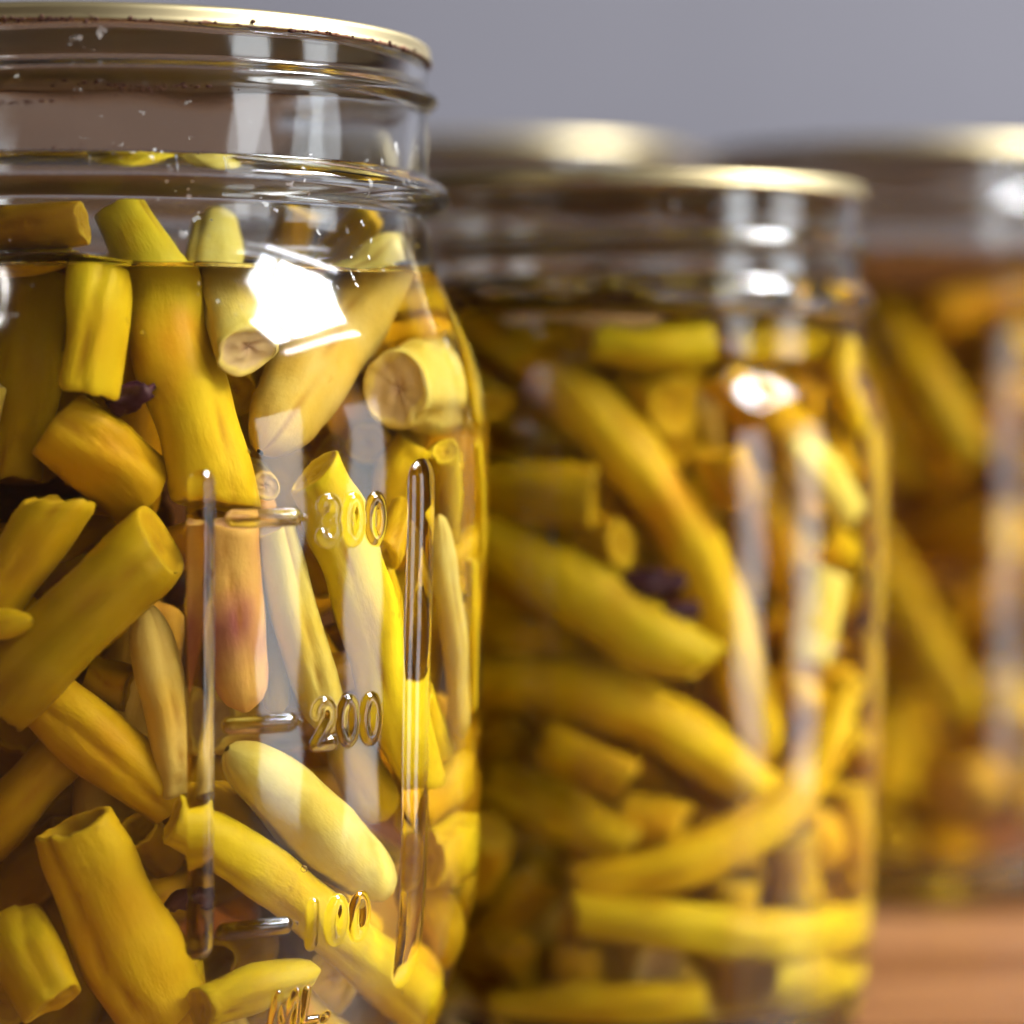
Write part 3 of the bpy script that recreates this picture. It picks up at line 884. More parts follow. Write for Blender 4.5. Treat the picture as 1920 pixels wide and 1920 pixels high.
REAR_FRONT = [
    ([(-4.62,-0.30,2.81),(-4.72,0.29,2.87),(-4.47,0.85,2.82)], [0.29,0.32,0.31], 'olive'),
    ([(-6.46,-0.27,1.47),(-6.39,0.80,1.73),(-6.26,1.87,1.96)], [0.39,0.41,0.39], 'gold'),
    ([(-5.22,-0.25,7.64),(-5.77,0.00,7.42),(-6.02,0.47,7.04)], [0.30,0.35,0.34], 'gold'),
    ([(-4.31,-0.24,4.08),(-3.66,1.06,3.28),(-3.08,2.40,2.50)], [0.32,0.34,0.30], 'gold'),
    ([(-3.43,-0.16,2.66),(-3.83,1.24,2.43),(-3.86,2.66,2.07)], [0.35,0.35,0.31], 'amber'),
    ([(-3.87,-0.13,2.08),(-4.16,0.39,1.91),(-4.55,0.86,1.79)], [0.36,0.37,0.35], 'gold'),
    ([(-2.87,-0.10,0.95),(-2.63,0.67,1.26),(-2.03,1.27,1.49)], [0.32,0.34,0.34], 'olive'),
    ([(-7.02,-0.09,8.89),(-6.85,0.72,8.88),(-7.04,1.52,9.00)], [0.35,0.35,0.30], 'amber'),
    ([(-6.58,0.98,8.19),(-6.31,0.46,8.57),(-6.23,-0.07,9.02)], [0.21,0.24,0.21], 'gold'),
    ([(-5.85,-0.07,0.74),(-5.69,0.50,1.10),(-5.51,1.07,1.46)], [0.26,0.30,0.30], 'gold'),
    ([(-7.55,0.01,2.82),(-6.53,0.15,2.46),(-5.68,0.71,2.08)], [0.36,0.38,0.35], 'amber'),
    ([(-5.89,1.62,2.58),(-5.61,0.87,2.76),(-5.40,0.10,2.97)], [0.22,0.25,0.23], 'gold'),
    ([(-1.13,0.10,6.26),(-1.78,0.77,6.51),(-2.30,1.57,6.69)], [0.33,0.34,0.31], 'olive'),
    ([(-4.92,1.73,7.65),(-5.28,0.92,7.15),(-5.68,0.12,6.65)], [0.20,0.22,0.22], 'gold'),
    ([(-6.38,0.15,5.22),(-6.83,0.26,5.01),(-7.32,0.28,4.84)], [0.22,0.25,0.25], 'olive'),
    ([(-5.20,2.47,2.91),(-5.20,1.26,2.61),(-4.80,0.17,2.15)], [0.39,0.41,0.37], 'olive'),
    ([(-3.35,0.19,0.96),(-3.49,0.61,0.90),(-3.57,1.05,0.81)], [0.32,0.33,0.31], 'gold'),
    ([(-3.62,0.19,5.94),(-2.95,0.72,6.81),(-2.16,1.01,7.70)], [0.30,0.33,0.30], 'pale'),
    ([(-8.29,0.22,7.96),(-7.99,1.15,8.04),(-7.61,2.06,8.10)], [0.24,0.25,0.22], 'amber'),
    ([(-7.38,1.92,8.44),(-7.75,1.11,8.69),(-7.96,0.23,8.90)], [0.31,0.34,0.32], 'olive'),
    ([(-6.75,0.24,8.22),(-7.12,0.95,7.97),(-7.03,1.67,7.55)], [0.33,0.33,0.30], 'gold'),
    ([(-6.41,0.55,3.67),(-6.43,0.36,4.15),(-6.55,0.25,4.64)], [0.21,0.24,0.21], 'olive'),
    ([(-2.63,2.07,5.88),(-2.59,1.13,6.05),(-2.14,0.28,6.07)], [0.41,0.43,0.41], 'gold'),
    ([(-4.10,0.33,4.87),(-4.66,0.43,4.17),(-5.30,0.34,3.54)], [0.38,0.42,0.38], 'gold'),
    ([(-6.87,0.36,4.20),(-6.38,1.76,4.20),(-5.45,2.92,4.12)], [0.30,0.33,0.30], 'gold'),
    ([(-3.52,0.42,4.95),(-3.43,0.72,5.39),(-3.09,0.85,5.77)], [0.25,0.28,0.25], 'amber'),
    ([(-5.38,1.82,7.12),(-5.40,1.11,6.40),(-5.88,0.43,5.82)], [0.39,0.40,0.35], 'olive'),
    ([(-7.18,0.54,1.40),(-7.10,0.49,1.80),(-7.03,0.46,2.21)], [0.27,0.30,0.27], 'gold'),
    ([(-2.36,2.19,8.32),(-3.36,1.48,8.57),(-4.04,0.46,8.79)], [0.32,0.34,0.31], 'gold'),
    ([(-7.50,0.49,7.38),(-7.47,0.71,5.93),(-7.48,0.97,4.49)], [0.37,0.38,0.33], 'olive'),
    ([(-1.91,0.54,4.09),(-1.56,0.58,3.50),(-1.29,0.78,2.90)], [0.32,0.35,0.32], 'olive'),
    ([(-6.82,0.98,5.27),(-6.79,0.80,6.15),(-6.58,0.54,7.00)], [0.34,0.39,0.34], 'gold'),
    ([(-4.81,2.15,4.52),(-3.61,1.50,4.22),(-2.59,0.55,4.04)], [0.27,0.30,0.25], 'gold'),
    ([(-2.40,1.26,8.72),(-2.64,0.91,8.24),(-2.82,0.55,7.75)], [0.28,0.28,0.24], 'gold'),
    ([(-1.86,0.58,5.45),(-2.00,1.11,4.61),(-2.38,1.63,3.85)], [0.37,0.40,0.35], 'amber'),
    ([(-4.49,0.60,9.42),(-3.76,1.61,9.36),(-2.82,2.42,9.28)], [0.33,0.36,0.33], 'olive'),
    ([(-5.18,2.23,3.97),(-6.46,1.32,3.28),(-7.87,0.63,2.57)], [0.31,0.34,0.30], 'gold'),
    ([(-5.93,1.40,7.66),(-5.08,1.00,7.69),(-4.21,0.64,7.71)], [0.34,0.37,0.32], 'gold'),
    ([(-4.58,1.10,1.04),(-4.14,1.00,1.15),(-3.95,0.66,1.40)], [0.31,0.32,0.31], 'gold'),
    ([(-6.39,2.66,5.07),(-6.37,1.69,5.28),(-6.02,0.77,5.37)], [0.31,0.34,0.32], 'gold'),
    ([(-4.73,1.83,4.88),(-4.71,1.33,5.68),(-4.50,0.78,6.43)], [0.25,0.25,0.22], 'gold'),
    ([(-2.98,1.95,1.76),(-2.95,1.37,1.74),(-2.96,0.79,1.74)], [0.27,0.30,0.27], 'gold'),
    ([(-4.80,1.34,4.33),(-4.18,1.09,5.87),(-3.64,0.83,7.43)], [0.36,0.38,0.33], 'olive'),
    ([(-6.61,1.57,8.16),(-6.38,1.28,7.72),(-6.25,0.86,7.34)], [0.27,0.30,0.28], 'gold'),
    ([(-6.59,0.90,1.14),(-6.92,1.20,1.55),(-7.21,1.03,2.04)], [0.28,0.32,0.28], 'amber'),
    ([(-5.68,2.53,4.77),(-5.55,1.68,5.19),(-5.03,0.93,5.45)], [0.37,0.39,0.37], 'gold'),
    ([(-3.54,1.29,5.06),(-3.37,1.20,6.46),(-2.99,1.03,7.81)], [0.30,0.35,0.32], 'olive'),
    ([(-1.61,1.11,3.41),(-1.76,1.70,3.21),(-2.30,2.05,3.19)], [0.23,0.26,0.23], 'gold'),
    ([(-1.16,1.13,8.14),(-1.36,1.56,7.88),(-1.67,1.94,7.66)], [0.31,0.32,0.31], 'gold'),
    ([(-4.24,2.15,3.22),(-4.75,1.46,3.41),(-5.56,1.17,3.60)], [0.34,0.39,0.34], 'amber'),
    ([(-7.60,1.22,2.38),(-6.59,1.74,2.87),(-5.70,2.44,3.36)], [0.30,0.34,0.32], 'olive'),
    ([(-4.27,3.12,8.95),(-4.56,2.16,9.37),(-4.97,1.26,9.82)], [0.35,0.40,0.37], 'olive'),
    ([(-4.89,1.83,1.78),(-4.35,1.73,1.78),(-4.08,1.28,1.96)], [0.27,0.30,0.29], 'gold'),
    ([(-3.88,1.28,7.99),(-4.02,2.17,7.91),(-3.95,3.06,7.75)], [0.33,0.34,0.31], 'olive'),
    ([(-6.46,1.38,0.72),(-5.96,1.46,1.39),(-5.46,1.61,2.03)], [0.29,0.32,0.28], 'olive'),
    ([(-3.96,1.46,8.42),(-4.02,2.20,8.84),(-3.77,2.96,9.16)], [0.25,0.27,0.26], 'amber'),
    ([(-6.96,1.46,7.02),(-6.58,2.13,6.56),(-6.04,2.66,6.08)], [0.41,0.44,0.43], 'gold'),
    ([(-5.21,2.77,9.83),(-5.40,2.07,9.41),(-5.23,1.47,8.85)], [0.31,0.33,0.33], 'gold'),
    ([(-4.99,1.56,1.22),(-4.14,1.73,1.07),(-3.28,1.56,1.00)], [0.35,0.41,0.37], 'gold'),
    ([(-1.71,1.57,2.44),(-2.13,2.25,2.61),(-2.73,2.72,2.89)], [0.29,0.33,0.28], 'olive'),
    ([(-2.07,1.66,8.03),(-3.10,1.76,7.47),(-4.13,1.87,6.92)], [0.30,0.35,0.31], 'gold'),
    ([(-6.58,2.31,7.58),(-5.52,2.03,8.15),(-4.48,1.69,8.75)], [0.43,0.44,0.38], 'gold'),
    ([(-4.51,1.75,2.43),(-4.47,2.27,2.23),(-4.54,2.80,2.07)], [0.33,0.37,0.36], 'pale'),
    ([(-3.49,2.02,3.63),(-3.07,1.91,4.33),(-2.63,1.81,5.02)], [0.41,0.42,0.40], 'gold'),
    ([(-5.31,2.46,5.47),(-5.59,1.95,5.92),(-6.16,1.84,6.38)], [0.27,0.30,0.27], 'gold'),
    ([(-1.82,1.87,5.30),(-1.95,2.31,5.28),(-2.29,2.59,5.37)], [0.27,0.29,0.26], 'olive'),
    ([(-7.35,1.95,3.12),(-7.16,1.87,4.50),(-7.17,2.06,5.88)], [0.37,0.41,0.35], 'olive'),
    ([(-3.30,2.97,8.13),(-3.67,2.43,6.87),(-4.12,1.89,5.65)], [0.32,0.34,0.32], 'gold'),
    ([(-2.61,2.68,4.85),(-2.44,2.31,4.80),(-2.14,2.05,4.69)], [0.29,0.32,0.27], 'gold'),
    ([(-5.55,2.20,8.83),(-5.12,2.35,8.65),(-4.74,2.58,8.47)], [0.21,0.24,0.23], 'gold'),
    ([(-7.24,2.30,7.35),(-7.15,2.38,8.42),(-6.70,2.34,9.40)], [0.34,0.34,0.32], 'gold'),
    ([(-4.88,2.33,5.82),(-3.56,2.55,4.72),(-2.17,2.38,3.69)], [0.33,0.35,0.30], 'olive'),
    ([(-4.72,2.35,7.98),(-4.74,2.98,8.25),(-5.00,3.49,8.63)], [0.21,0.24,0.23], 'olive'),
    ([(-2.95,3.10,9.41),(-3.30,2.78,9.14),(-3.40,2.35,8.82)], [0.26,0.26,0.24], 'gold'),
    ([(-4.07,3.20,2.63),(-3.69,2.94,2.55),(-3.63,2.48,2.61)], [0.30,0.32,0.30], 'amber'),
    ([(-2.95,2.57,5.16),(-2.80,2.64,6.80),(-2.64,2.69,8.44)], [0.31,0.34,0.30], 'gold'),
    ([(-5.12,2.60,1.16),(-4.58,2.71,1.26),(-4.03,2.72,1.38)], [0.31,0.36,0.32], 'olive'),
    ([(-5.66,3.14,8.74),(-5.37,2.68,7.94),(-5.02,2.61,7.04)], [0.35,0.41,0.35], 'gold'),
    ([(-5.70,2.66,1.77),(-6.03,2.71,1.98),(-6.35,2.63,2.20)], [0.29,0.29,0.28], 'gold'),
    ([(-4.45,2.82,2.63),(-4.62,2.71,4.11),(-4.91,2.97,5.55)], [0.34,0.38,0.35], 'gold'),
    ([(-6.22,2.83,7.39),(-6.24,2.89,7.99),(-6.11,3.22,8.48)], [0.23,0.26,0.24], 'olive'),
    ([(-5.64,2.96,2.24),(-6.17,2.95,3.40),(-6.66,2.83,4.58)], [0.32,0.37,0.36], 'olive'),
    ([(-5.12,3.08,1.91),(-5.16,3.11,2.61),(-4.93,2.97,3.26)], [0.27,0.28,0.28], 'olive'),
    ([(-3.88,3.38,3.48),(-3.87,3.26,4.54),(-3.42,3.03,5.47)], [0.37,0.38,0.36], 'olive'),
    ([(-4.75,3.53,4.65),(-5.05,3.37,4.11),(-5.31,3.14,3.56)], [0.29,0.30,0.28], 'gold'),
    ([(-5.59,3.24,7.76),(-5.69,3.31,6.51),(-5.65,3.19,5.25)], [0.35,0.36,0.32], 'olive'),
    ([(-4.34,3.20,7.11),(-4.48,3.40,6.28),(-4.34,3.21,5.45)], [0.31,0.34,0.30], 'gold'),
]
DEEP_FRONT = [
    ([(-5.93,-3.44,8.29),(-6.46,-2.89,8.79),(-7.04,-2.40,9.29)], [0.23,0.24,0.23], 'blush'),
    ([(-5.86,-2.63,2.96),(-5.82,-2.98,3.61),(-5.78,-3.33,4.25)], [0.28,0.30,0.28], 'gold'),
    ([(-5.46,-3.26,5.26),(-5.81,-2.92,5.64),(-6.15,-2.59,6.02)], [0.23,0.25,0.23], 'gold'),
    ([(-5.79,-3.13,7.32),(-5.58,-3.03,8.09),(-5.39,-2.99,8.87)], [0.34,0.35,0.33], 'pale'),
    ([(-5.84,-2.60,3.70),(-6.11,-2.80,4.56),(-6.44,-3.11,5.42)], [0.25,0.26,0.24], 'blush'),
    ([(-6.46,-2.98,3.90),(-6.58,-2.70,4.90),(-6.82,-2.57,5.90)], [0.29,0.31,0.29], 'gold'),
    ([(-6.07,-2.32,1.28),(-5.85,-2.57,1.90),(-5.70,-2.97,2.53)], [0.27,0.29,0.27], 'gold'),
    ([(-6.66,-2.92,7.11),(-7.09,-2.53,7.61),(-7.53,-2.14,8.10)], [0.24,0.25,0.23], 'olive'),
    ([(-3.62,-2.73,1.58),(-4.42,-2.75,1.77),(-5.21,-2.87,1.97)], [0.31,0.33,0.31], 'olive'),
    ([(-5.98,-2.63,6.73),(-6.24,-2.69,7.13),(-6.51,-2.78,7.53)], [0.28,0.30,0.28], 'gold'),
    ([(-6.83,-1.99,1.95),(-6.59,-2.33,2.72),(-6.41,-2.74,3.48)], [0.34,0.35,0.33], 'gold'),
    ([(-5.12,-2.66,7.14),(-4.59,-1.57,7.43),(-4.49,-0.40,7.83)], [0.24,0.24,0.23], 'amber'),
    ([(-5.29,-2.59,5.79),(-5.64,-2.32,5.67),(-5.86,-1.97,5.50)], [0.21,0.24,0.22], 'olive'),
    ([(-7.19,-1.89,9.71),(-6.69,-2.17,9.71),(-6.33,-2.57,9.72)], [0.23,0.25,0.23], 'pale'),
    ([(-3.44,-2.30,1.01),(-3.89,-2.37,1.12),(-4.31,-2.56,1.22)], [0.31,0.33,0.31], 'gold'),
    ([(-6.24,-2.56,8.72),(-6.89,-1.89,9.17),(-7.64,-1.31,9.63)], [0.27,0.28,0.26], 'gold'),
    ([(-3.93,-1.93,0.86),(-4.50,-2.14,0.97),(-5.07,-2.53,1.07)], [0.29,0.31,0.29], 'gold'),
    ([(-6.43,-2.49,8.32),(-7.06,-1.69,8.85),(-7.84,-0.97,9.37)], [0.26,0.27,0.25], 'blush'),
    ([(-5.84,-0.88,2.64),(-5.55,-1.67,2.63),(-5.23,-2.46,2.61)], [0.26,0.29,0.27], 'olive'),
    ([(-7.03,-2.37,3.02),(-6.85,-2.35,3.63),(-6.77,-2.43,4.24)], [0.28,0.30,0.28], 'gold'),
    ([(-6.57,-1.87,5.28),(-6.74,-2.08,6.03),(-7.05,-2.41,6.78)], [0.33,0.35,0.32], 'pale'),
    ([(-3.99,-1.36,6.53),(-4.19,-1.95,5.08),(-4.30,-2.40,3.57)], [0.41,0.41,0.39], 'pale'),
    ([(-2.59,-1.94,0.99),(-2.92,-2.13,1.75),(-3.23,-2.36,2.51)], [0.23,0.25,0.23], 'pale'),
    ([(-2.16,-1.51,2.01),(-2.47,-1.87,2.35),(-2.64,-2.35,2.70)], [0.25,0.26,0.24], 'blush'),
    ([(-6.37,-2.30,7.77),(-6.72,-2.16,8.05),(-7.17,-2.12,8.34)], [0.32,0.33,0.31], 'gold'),
    ([(-5.51,-2.23,0.84),(-6.05,-1.70,0.85),(-6.61,-1.22,0.86)], [0.29,0.30,0.28], 'gold'),
    ([(-3.87,-0.84,2.86),(-4.09,-1.53,2.33),(-4.38,-2.22,1.81)], [0.30,0.33,0.31], 'olive'),
    ([(-7.51,-1.61,3.64),(-7.18,-1.86,4.04),(-6.99,-2.21,4.44)], [0.28,0.30,0.28], 'gold'),
    ([(-7.13,-1.28,4.58),(-7.03,-1.69,4.76),(-7.04,-2.17,4.94)], [0.33,0.35,0.32], 'olive'),
    ([(-4.28,-2.12,3.15),(-3.94,-1.36,3.42),(-3.31,-0.80,3.63)], [0.23,0.25,0.23], 'gold'),
    ([(-7.75,-1.39,8.53),(-7.45,-1.73,8.75),(-7.24,-2.11,8.97)], [0.25,0.27,0.25], 'gold'),
    ([(-4.07,-2.10,6.83),(-4.38,-1.84,6.47),(-4.67,-1.56,6.11)], [0.29,0.29,0.26], 'gold'),
    ([(-7.41,-1.94,5.67),(-7.16,-1.96,6.66),(-7.08,-2.10,7.65)], [0.25,0.26,0.24], 'gold'),
    ([(-5.04,0.56,7.21),(-5.35,-0.81,6.79),(-5.99,-2.09,6.46)], [0.33,0.39,0.33], 'amber'),
    ([(-6.15,-1.96,7.23),(-6.38,-1.93,6.79),(-6.39,-2.08,6.32)], [0.22,0.25,0.22], 'pale'),
    ([(-6.19,-2.05,1.84),(-5.72,-1.53,1.71),(-5.07,-1.27,1.57)], [0.29,0.29,0.27], 'pale'),
    ([(-4.35,-1.10,4.31),(-4.67,-1.56,3.02),(-5.00,-2.03,1.74)], [0.37,0.43,0.39], 'olive'),
    ([(-5.84,-1.93,3.84),(-6.06,-1.99,4.37),(-6.28,-2.02,4.89)], [0.26,0.30,0.26], 'amber'),
    ([(-3.42,-2.02,5.41),(-3.12,-0.45,5.31),(-2.67,1.09,5.16)], [0.36,0.40,0.37], 'pale'),
    ([(-3.94,-1.90,9.35),(-4.13,-1.84,8.48),(-4.15,-2.00,7.61)], [0.33,0.38,0.37], 'amber'),
    ([(-4.12,-1.99,1.43),(-3.69,-1.85,2.00),(-3.60,-1.51,2.63)], [0.28,0.30,0.26], 'gold'),
    ([(-2.99,-1.96,0.83),(-2.83,-1.50,1.14),(-2.56,-1.14,1.45)], [0.23,0.25,0.23], 'blush'),
    ([(-5.00,-1.71,6.61),(-5.30,-1.80,6.28),(-5.59,-1.90,5.95)], [0.24,0.27,0.26], 'gold'),
    ([(-5.30,-1.89,7.23),(-4.66,-0.86,6.77),(-4.43,0.36,6.40)], [0.31,0.34,0.31], 'olive'),
    ([(-2.60,-1.89,5.69),(-2.41,-1.32,5.79),(-1.88,-1.03,5.84)], [0.25,0.26,0.23], 'amber'),
    ([(-4.83,-1.84,8.44),(-4.69,-1.88,9.07),(-4.35,-1.87,9.62)], [0.27,0.27,0.24], 'olive'),
    ([(-5.92,-1.88,8.58),(-5.85,-1.69,7.98),(-6.09,-1.41,7.47)], [0.31,0.34,0.29], 'pale'),
    ([(-4.43,-1.81,6.99),(-3.61,-1.72,7.25),(-2.81,-1.52,7.50)], [0.25,0.27,0.25], 'amber'),
    ([(-4.67,-1.75,4.12),(-5.65,-1.55,3.26),(-6.69,-1.48,2.44)], [0.33,0.33,0.29], 'olive'),
    ([(-3.17,-1.74,8.74),(-2.88,-0.57,8.96),(-2.91,0.62,9.29)], [0.24,0.27,0.24], 'gold'),
    ([(-5.60,1.22,4.51),(-5.17,-0.24,4.89),(-5.00,-1.73,5.36)], [0.40,0.41,0.39], 'olive'),
    ([(-3.17,-1.71,2.05),(-2.93,-1.06,2.14),(-2.85,-0.38,2.29)], [0.30,0.35,0.32], 'gold'),
    ([(-7.71,-1.71,4.08),(-7.68,-1.30,4.78),(-7.82,-0.97,5.47)], [0.24,0.25,0.23], 'gold'),
    ([(-6.89,-0.63,0.85),(-7.16,-1.14,1.89),(-7.50,-1.68,2.93)], [0.27,0.29,0.27], 'blush'),
    ([(-7.25,-1.06,9.61),(-6.76,-1.43,9.44),(-6.21,-1.67,9.22)], [0.27,0.31,0.26], 'gold'),
    ([(-6.32,-1.65,1.27),(-6.57,-1.53,1.62),(-6.95,-1.51,1.98)], [0.31,0.33,0.31], 'gold'),
    ([(-2.19,-0.55,0.82),(-2.21,-1.07,1.17),(-2.11,-1.64,1.52)], [0.35,0.37,0.35], 'pale'),
    ([(-6.54,1.34,9.79),(-6.10,-0.11,9.70),(-5.91,-1.62,9.70)], [0.31,0.36,0.31], 'olive'),
    ([(-7.89,-1.61,6.41),(-7.83,-1.38,7.27),(-7.90,-1.20,8.12)], [0.24,0.25,0.23], 'gold'),
    ([(-7.29,-1.57,8.31),(-7.47,-1.05,8.77),(-7.82,-0.60,9.22)], [0.24,0.25,0.23], 'pale'),
    ([(-6.18,-0.08,3.18),(-6.23,-0.82,3.49),(-6.28,-1.56,3.81)], [0.30,0.35,0.35], 'pale'),
    ([(-7.37,-1.55,6.54),(-7.31,-1.16,7.06),(-7.43,-0.84,7.58)], [0.34,0.36,0.33], 'gold'),
    ([(-6.19,-0.09,8.07),(-5.64,-0.85,8.16),(-4.95,-1.49,8.17)], [0.33,0.33,0.31], 'gold'),
    ([(-7.75,-1.48,5.89),(-7.73,-1.07,6.18),(-7.72,-0.66,6.47)], [0.31,0.32,0.30], 'gold'),
    ([(-7.04,-1.46,3.10),(-7.40,-1.08,3.58),(-7.87,-0.75,4.06)], [0.34,0.36,0.34], 'gold'),
    ([(-5.79,-1.44,2.19),(-5.02,-1.14,2.23),(-4.46,-0.53,2.27)], [0.28,0.32,0.28], 'gold'),
    ([(-3.70,-1.39,9.46),(-3.71,-1.42,8.85),(-3.86,-1.35,8.25)], [0.30,0.31,0.31], 'gold'),
    ([(-3.50,-1.42,1.06),(-3.97,-1.26,1.45),(-4.44,-1.05,1.83)], [0.25,0.29,0.25], 'gold'),
    ([(-5.83,-1.41,8.99),(-6.61,-1.10,8.56),(-7.02,-0.52,7.95)], [0.30,0.35,0.33], 'gold'),
    ([(-5.74,-1.40,4.26),(-5.27,-0.80,4.35),(-4.68,-0.32,4.42)], [0.23,0.25,0.24], 'olive'),
    ([(-7.41,-1.39,5.49),(-7.55,-0.84,5.69),(-7.73,-0.30,5.90)], [0.26,0.28,0.26], 'gold'),
    ([(-3.11,-1.36,6.83),(-2.68,-0.93,5.87),(-2.27,-0.48,4.91)], [0.34,0.38,0.33], 'gold'),
    ([(-3.48,-1.33,6.53),(-3.86,-0.63,5.93),(-3.78,0.03,5.19)], [0.26,0.28,0.25], 'olive'),
    ([(-5.91,-0.89,7.41),(-6.30,-1.02,6.57),(-6.58,-1.33,5.74)], [0.34,0.38,0.37], 'gold'),
    ([(-3.88,-1.22,4.88),(-3.04,-1.28,4.24),(-2.36,-0.87,3.54)], [0.37,0.39,0.39], 'gold'),
    ([(-3.48,-0.39,6.74),(-3.47,-0.83,7.35),(-3.14,-1.27,7.86)], [0.22,0.25,0.21], 'olive'),
    ([(-7.25,-0.52,1.77),(-7.21,-0.85,2.31),(-7.32,-1.22,2.84)], [0.30,0.31,0.29], 'pale'),
    ([(-5.01,-1.22,9.63),(-5.38,-0.31,9.45),(-5.78,0.59,9.29)], [0.39,0.43,0.40], 'olive'),
    ([(-7.80,-1.19,6.73),(-7.79,-1.00,7.25),(-7.97,-0.86,7.78)], [0.25,0.26,0.24], 'olive'),
    ([(-6.90,0.07,0.86),(-6.17,-0.42,0.76),(-5.68,-1.17,0.79)], [0.27,0.31,0.28], 'gold'),
    ([(-1.45,-0.49,4.82),(-1.49,-0.82,5.19),(-1.49,-1.17,5.57)], [0.29,0.31,0.29], 'gold'),
    ([(-2.37,-1.11,2.59),(-2.78,-0.35,2.90),(-3.05,0.49,3.15)], [0.39,0.43,0.38], 'gold'),
    ([(-4.80,0.20,9.11),(-4.62,-0.44,9.13),(-4.58,-1.10,9.21)], [0.31,0.31,0.29], 'pale'),
    ([(-5.91,-1.08,5.95),(-6.04,-0.76,5.04),(-6.20,-0.44,4.13)], [0.31,0.34,0.33], 'olive'),
    ([(-4.97,0.68,1.31),(-4.00,-0.08,1.37),(-3.28,-1.07,1.57)], [0.39,0.43,0.42], 'olive'),
    ([(-7.27,-1.05,6.15),(-7.26,-0.49,5.98),(-7.09,0.04,5.76)], [0.22,0.23,0.20], 'olive'),
    ([(-6.70,-1.05,9.79),(-7.06,-0.45,9.75),(-7.16,0.24,9.59)], [0.31,0.34,0.32], 'amber'),
    ([(-7.05,-1.05,9.13),(-6.34,-0.65,8.99),(-5.57,-0.37,8.87)], [0.33,0.34,0.30], 'amber'),
    ([(-2.83,-1.02,4.61),(-2.52,-0.47,4.50),(-2.47,0.16,4.46)], [0.23,0.25,0.23], 'gold'),
    ([(-2.02,-0.97,8.25),(-2.00,-0.16,8.25),(-2.11,0.64,8.30)], [0.23,0.27,0.23], 'olive'),
    ([(-1.78,0.26,1.48),(-1.88,-0.34,1.58),(-1.91,-0.96,1.68)], [0.30,0.31,0.29], 'pale'),
    ([(-1.88,0.07,7.54),(-2.14,-0.43,7.84),(-2.45,-0.91,8.14)], [0.24,0.26,0.22], 'olive'),
    ([(-4.31,-0.33,9.57),(-3.27,-0.54,8.18),(-2.23,-0.88,6.82)], [0.36,0.39,0.38], 'olive'),
    ([(-3.72,-0.22,3.39),(-4.63,-0.58,3.57),(-5.57,-0.88,3.75)], [0.32,0.37,0.33], 'olive'),
    ([(-3.99,-0.85,0.84),(-5.25,-0.71,1.60),(-6.47,-0.86,2.41)], [0.36,0.39,0.36], 'olive'),
    ([(-1.86,-0.82,6.41),(-2.17,-0.53,6.24),(-2.57,-0.34,6.11)], [0.21,0.24,0.23], 'amber'),
    ([(-1.60,-0.78,4.20),(-1.43,-0.28,4.36),(-1.25,0.22,4.52)], [0.30,0.31,0.29], 'gold'),
    ([(-2.71,-0.76,9.57),(-3.26,-0.59,9.76),(-3.59,-0.09,9.79)], [0.26,0.30,0.28], 'amber'),
    ([(-2.20,0.22,3.49),(-3.52,-0.13,4.57),(-4.72,-0.74,5.67)], [0.36,0.37,0.33], 'olive'),
    ([(-4.35,-0.66,8.30),(-5.43,0.57,8.42),(-6.41,1.88,8.49)], [0.42,0.43,0.40], 'gold'),
    ([(-2.74,-0.64,1.37),(-2.69,0.80,2.29),(-2.67,2.23,3.22)], [0.34,0.36,0.31], 'pale'),
    ([(-6.87,-0.60,5.48),(-7.04,-0.45,4.65),(-7.09,-0.37,3.80)], [0.29,0.33,0.33], 'olive'),
    ([(-1.43,-0.13,7.34),(-1.40,-0.35,7.74),(-1.24,-0.59,8.13)], [0.27,0.28,0.26], 'olive'),
    ([(-1.45,1.10,7.18),(-1.76,0.20,6.81),(-2.37,-0.56,6.50)], [0.25,0.26,0.23], 'olive'),
    ([(-1.66,-0.54,5.57),(-1.55,-0.44,6.13),(-1.26,-0.36,6.68)], [0.34,0.36,0.34], 'gold'),
    ([(-4.05,0.12,0.77),(-4.58,-0.38,0.79),(-5.30,-0.51,0.79)], [0.29,0.30,0.27], 'gold'),
    ([(-5.91,0.57,7.78),(-6.56,0.17,7.31),(-6.89,-0.48,6.78)], [0.23,0.26,0.25], 'gold'),
    ([(-5.85,0.20,3.55),(-6.05,-0.04,4.84),(-6.01,-0.48,6.09)], [0.32,0.33,0.30], 'amber'),
    ([(-4.68,-0.36,6.14),(-4.79,0.12,5.97),(-4.68,0.57,5.74)], [0.21,0.23,0.21], 'pale'),
    ([(-4.87,-0.09,1.49),(-5.32,-0.13,2.02),(-5.69,-0.35,2.57)], [0.29,0.29,0.27], 'gold'),
    ([(-4.82,2.90,6.29),(-4.47,1.28,6.85),(-4.27,-0.35,7.47)], [0.29,0.33,0.33], 'gold'),
    ([(-2.92,0.24,7.20),(-3.11,-0.15,6.59),(-3.57,-0.33,6.02)], [0.28,0.31,0.27], 'gold'),
]
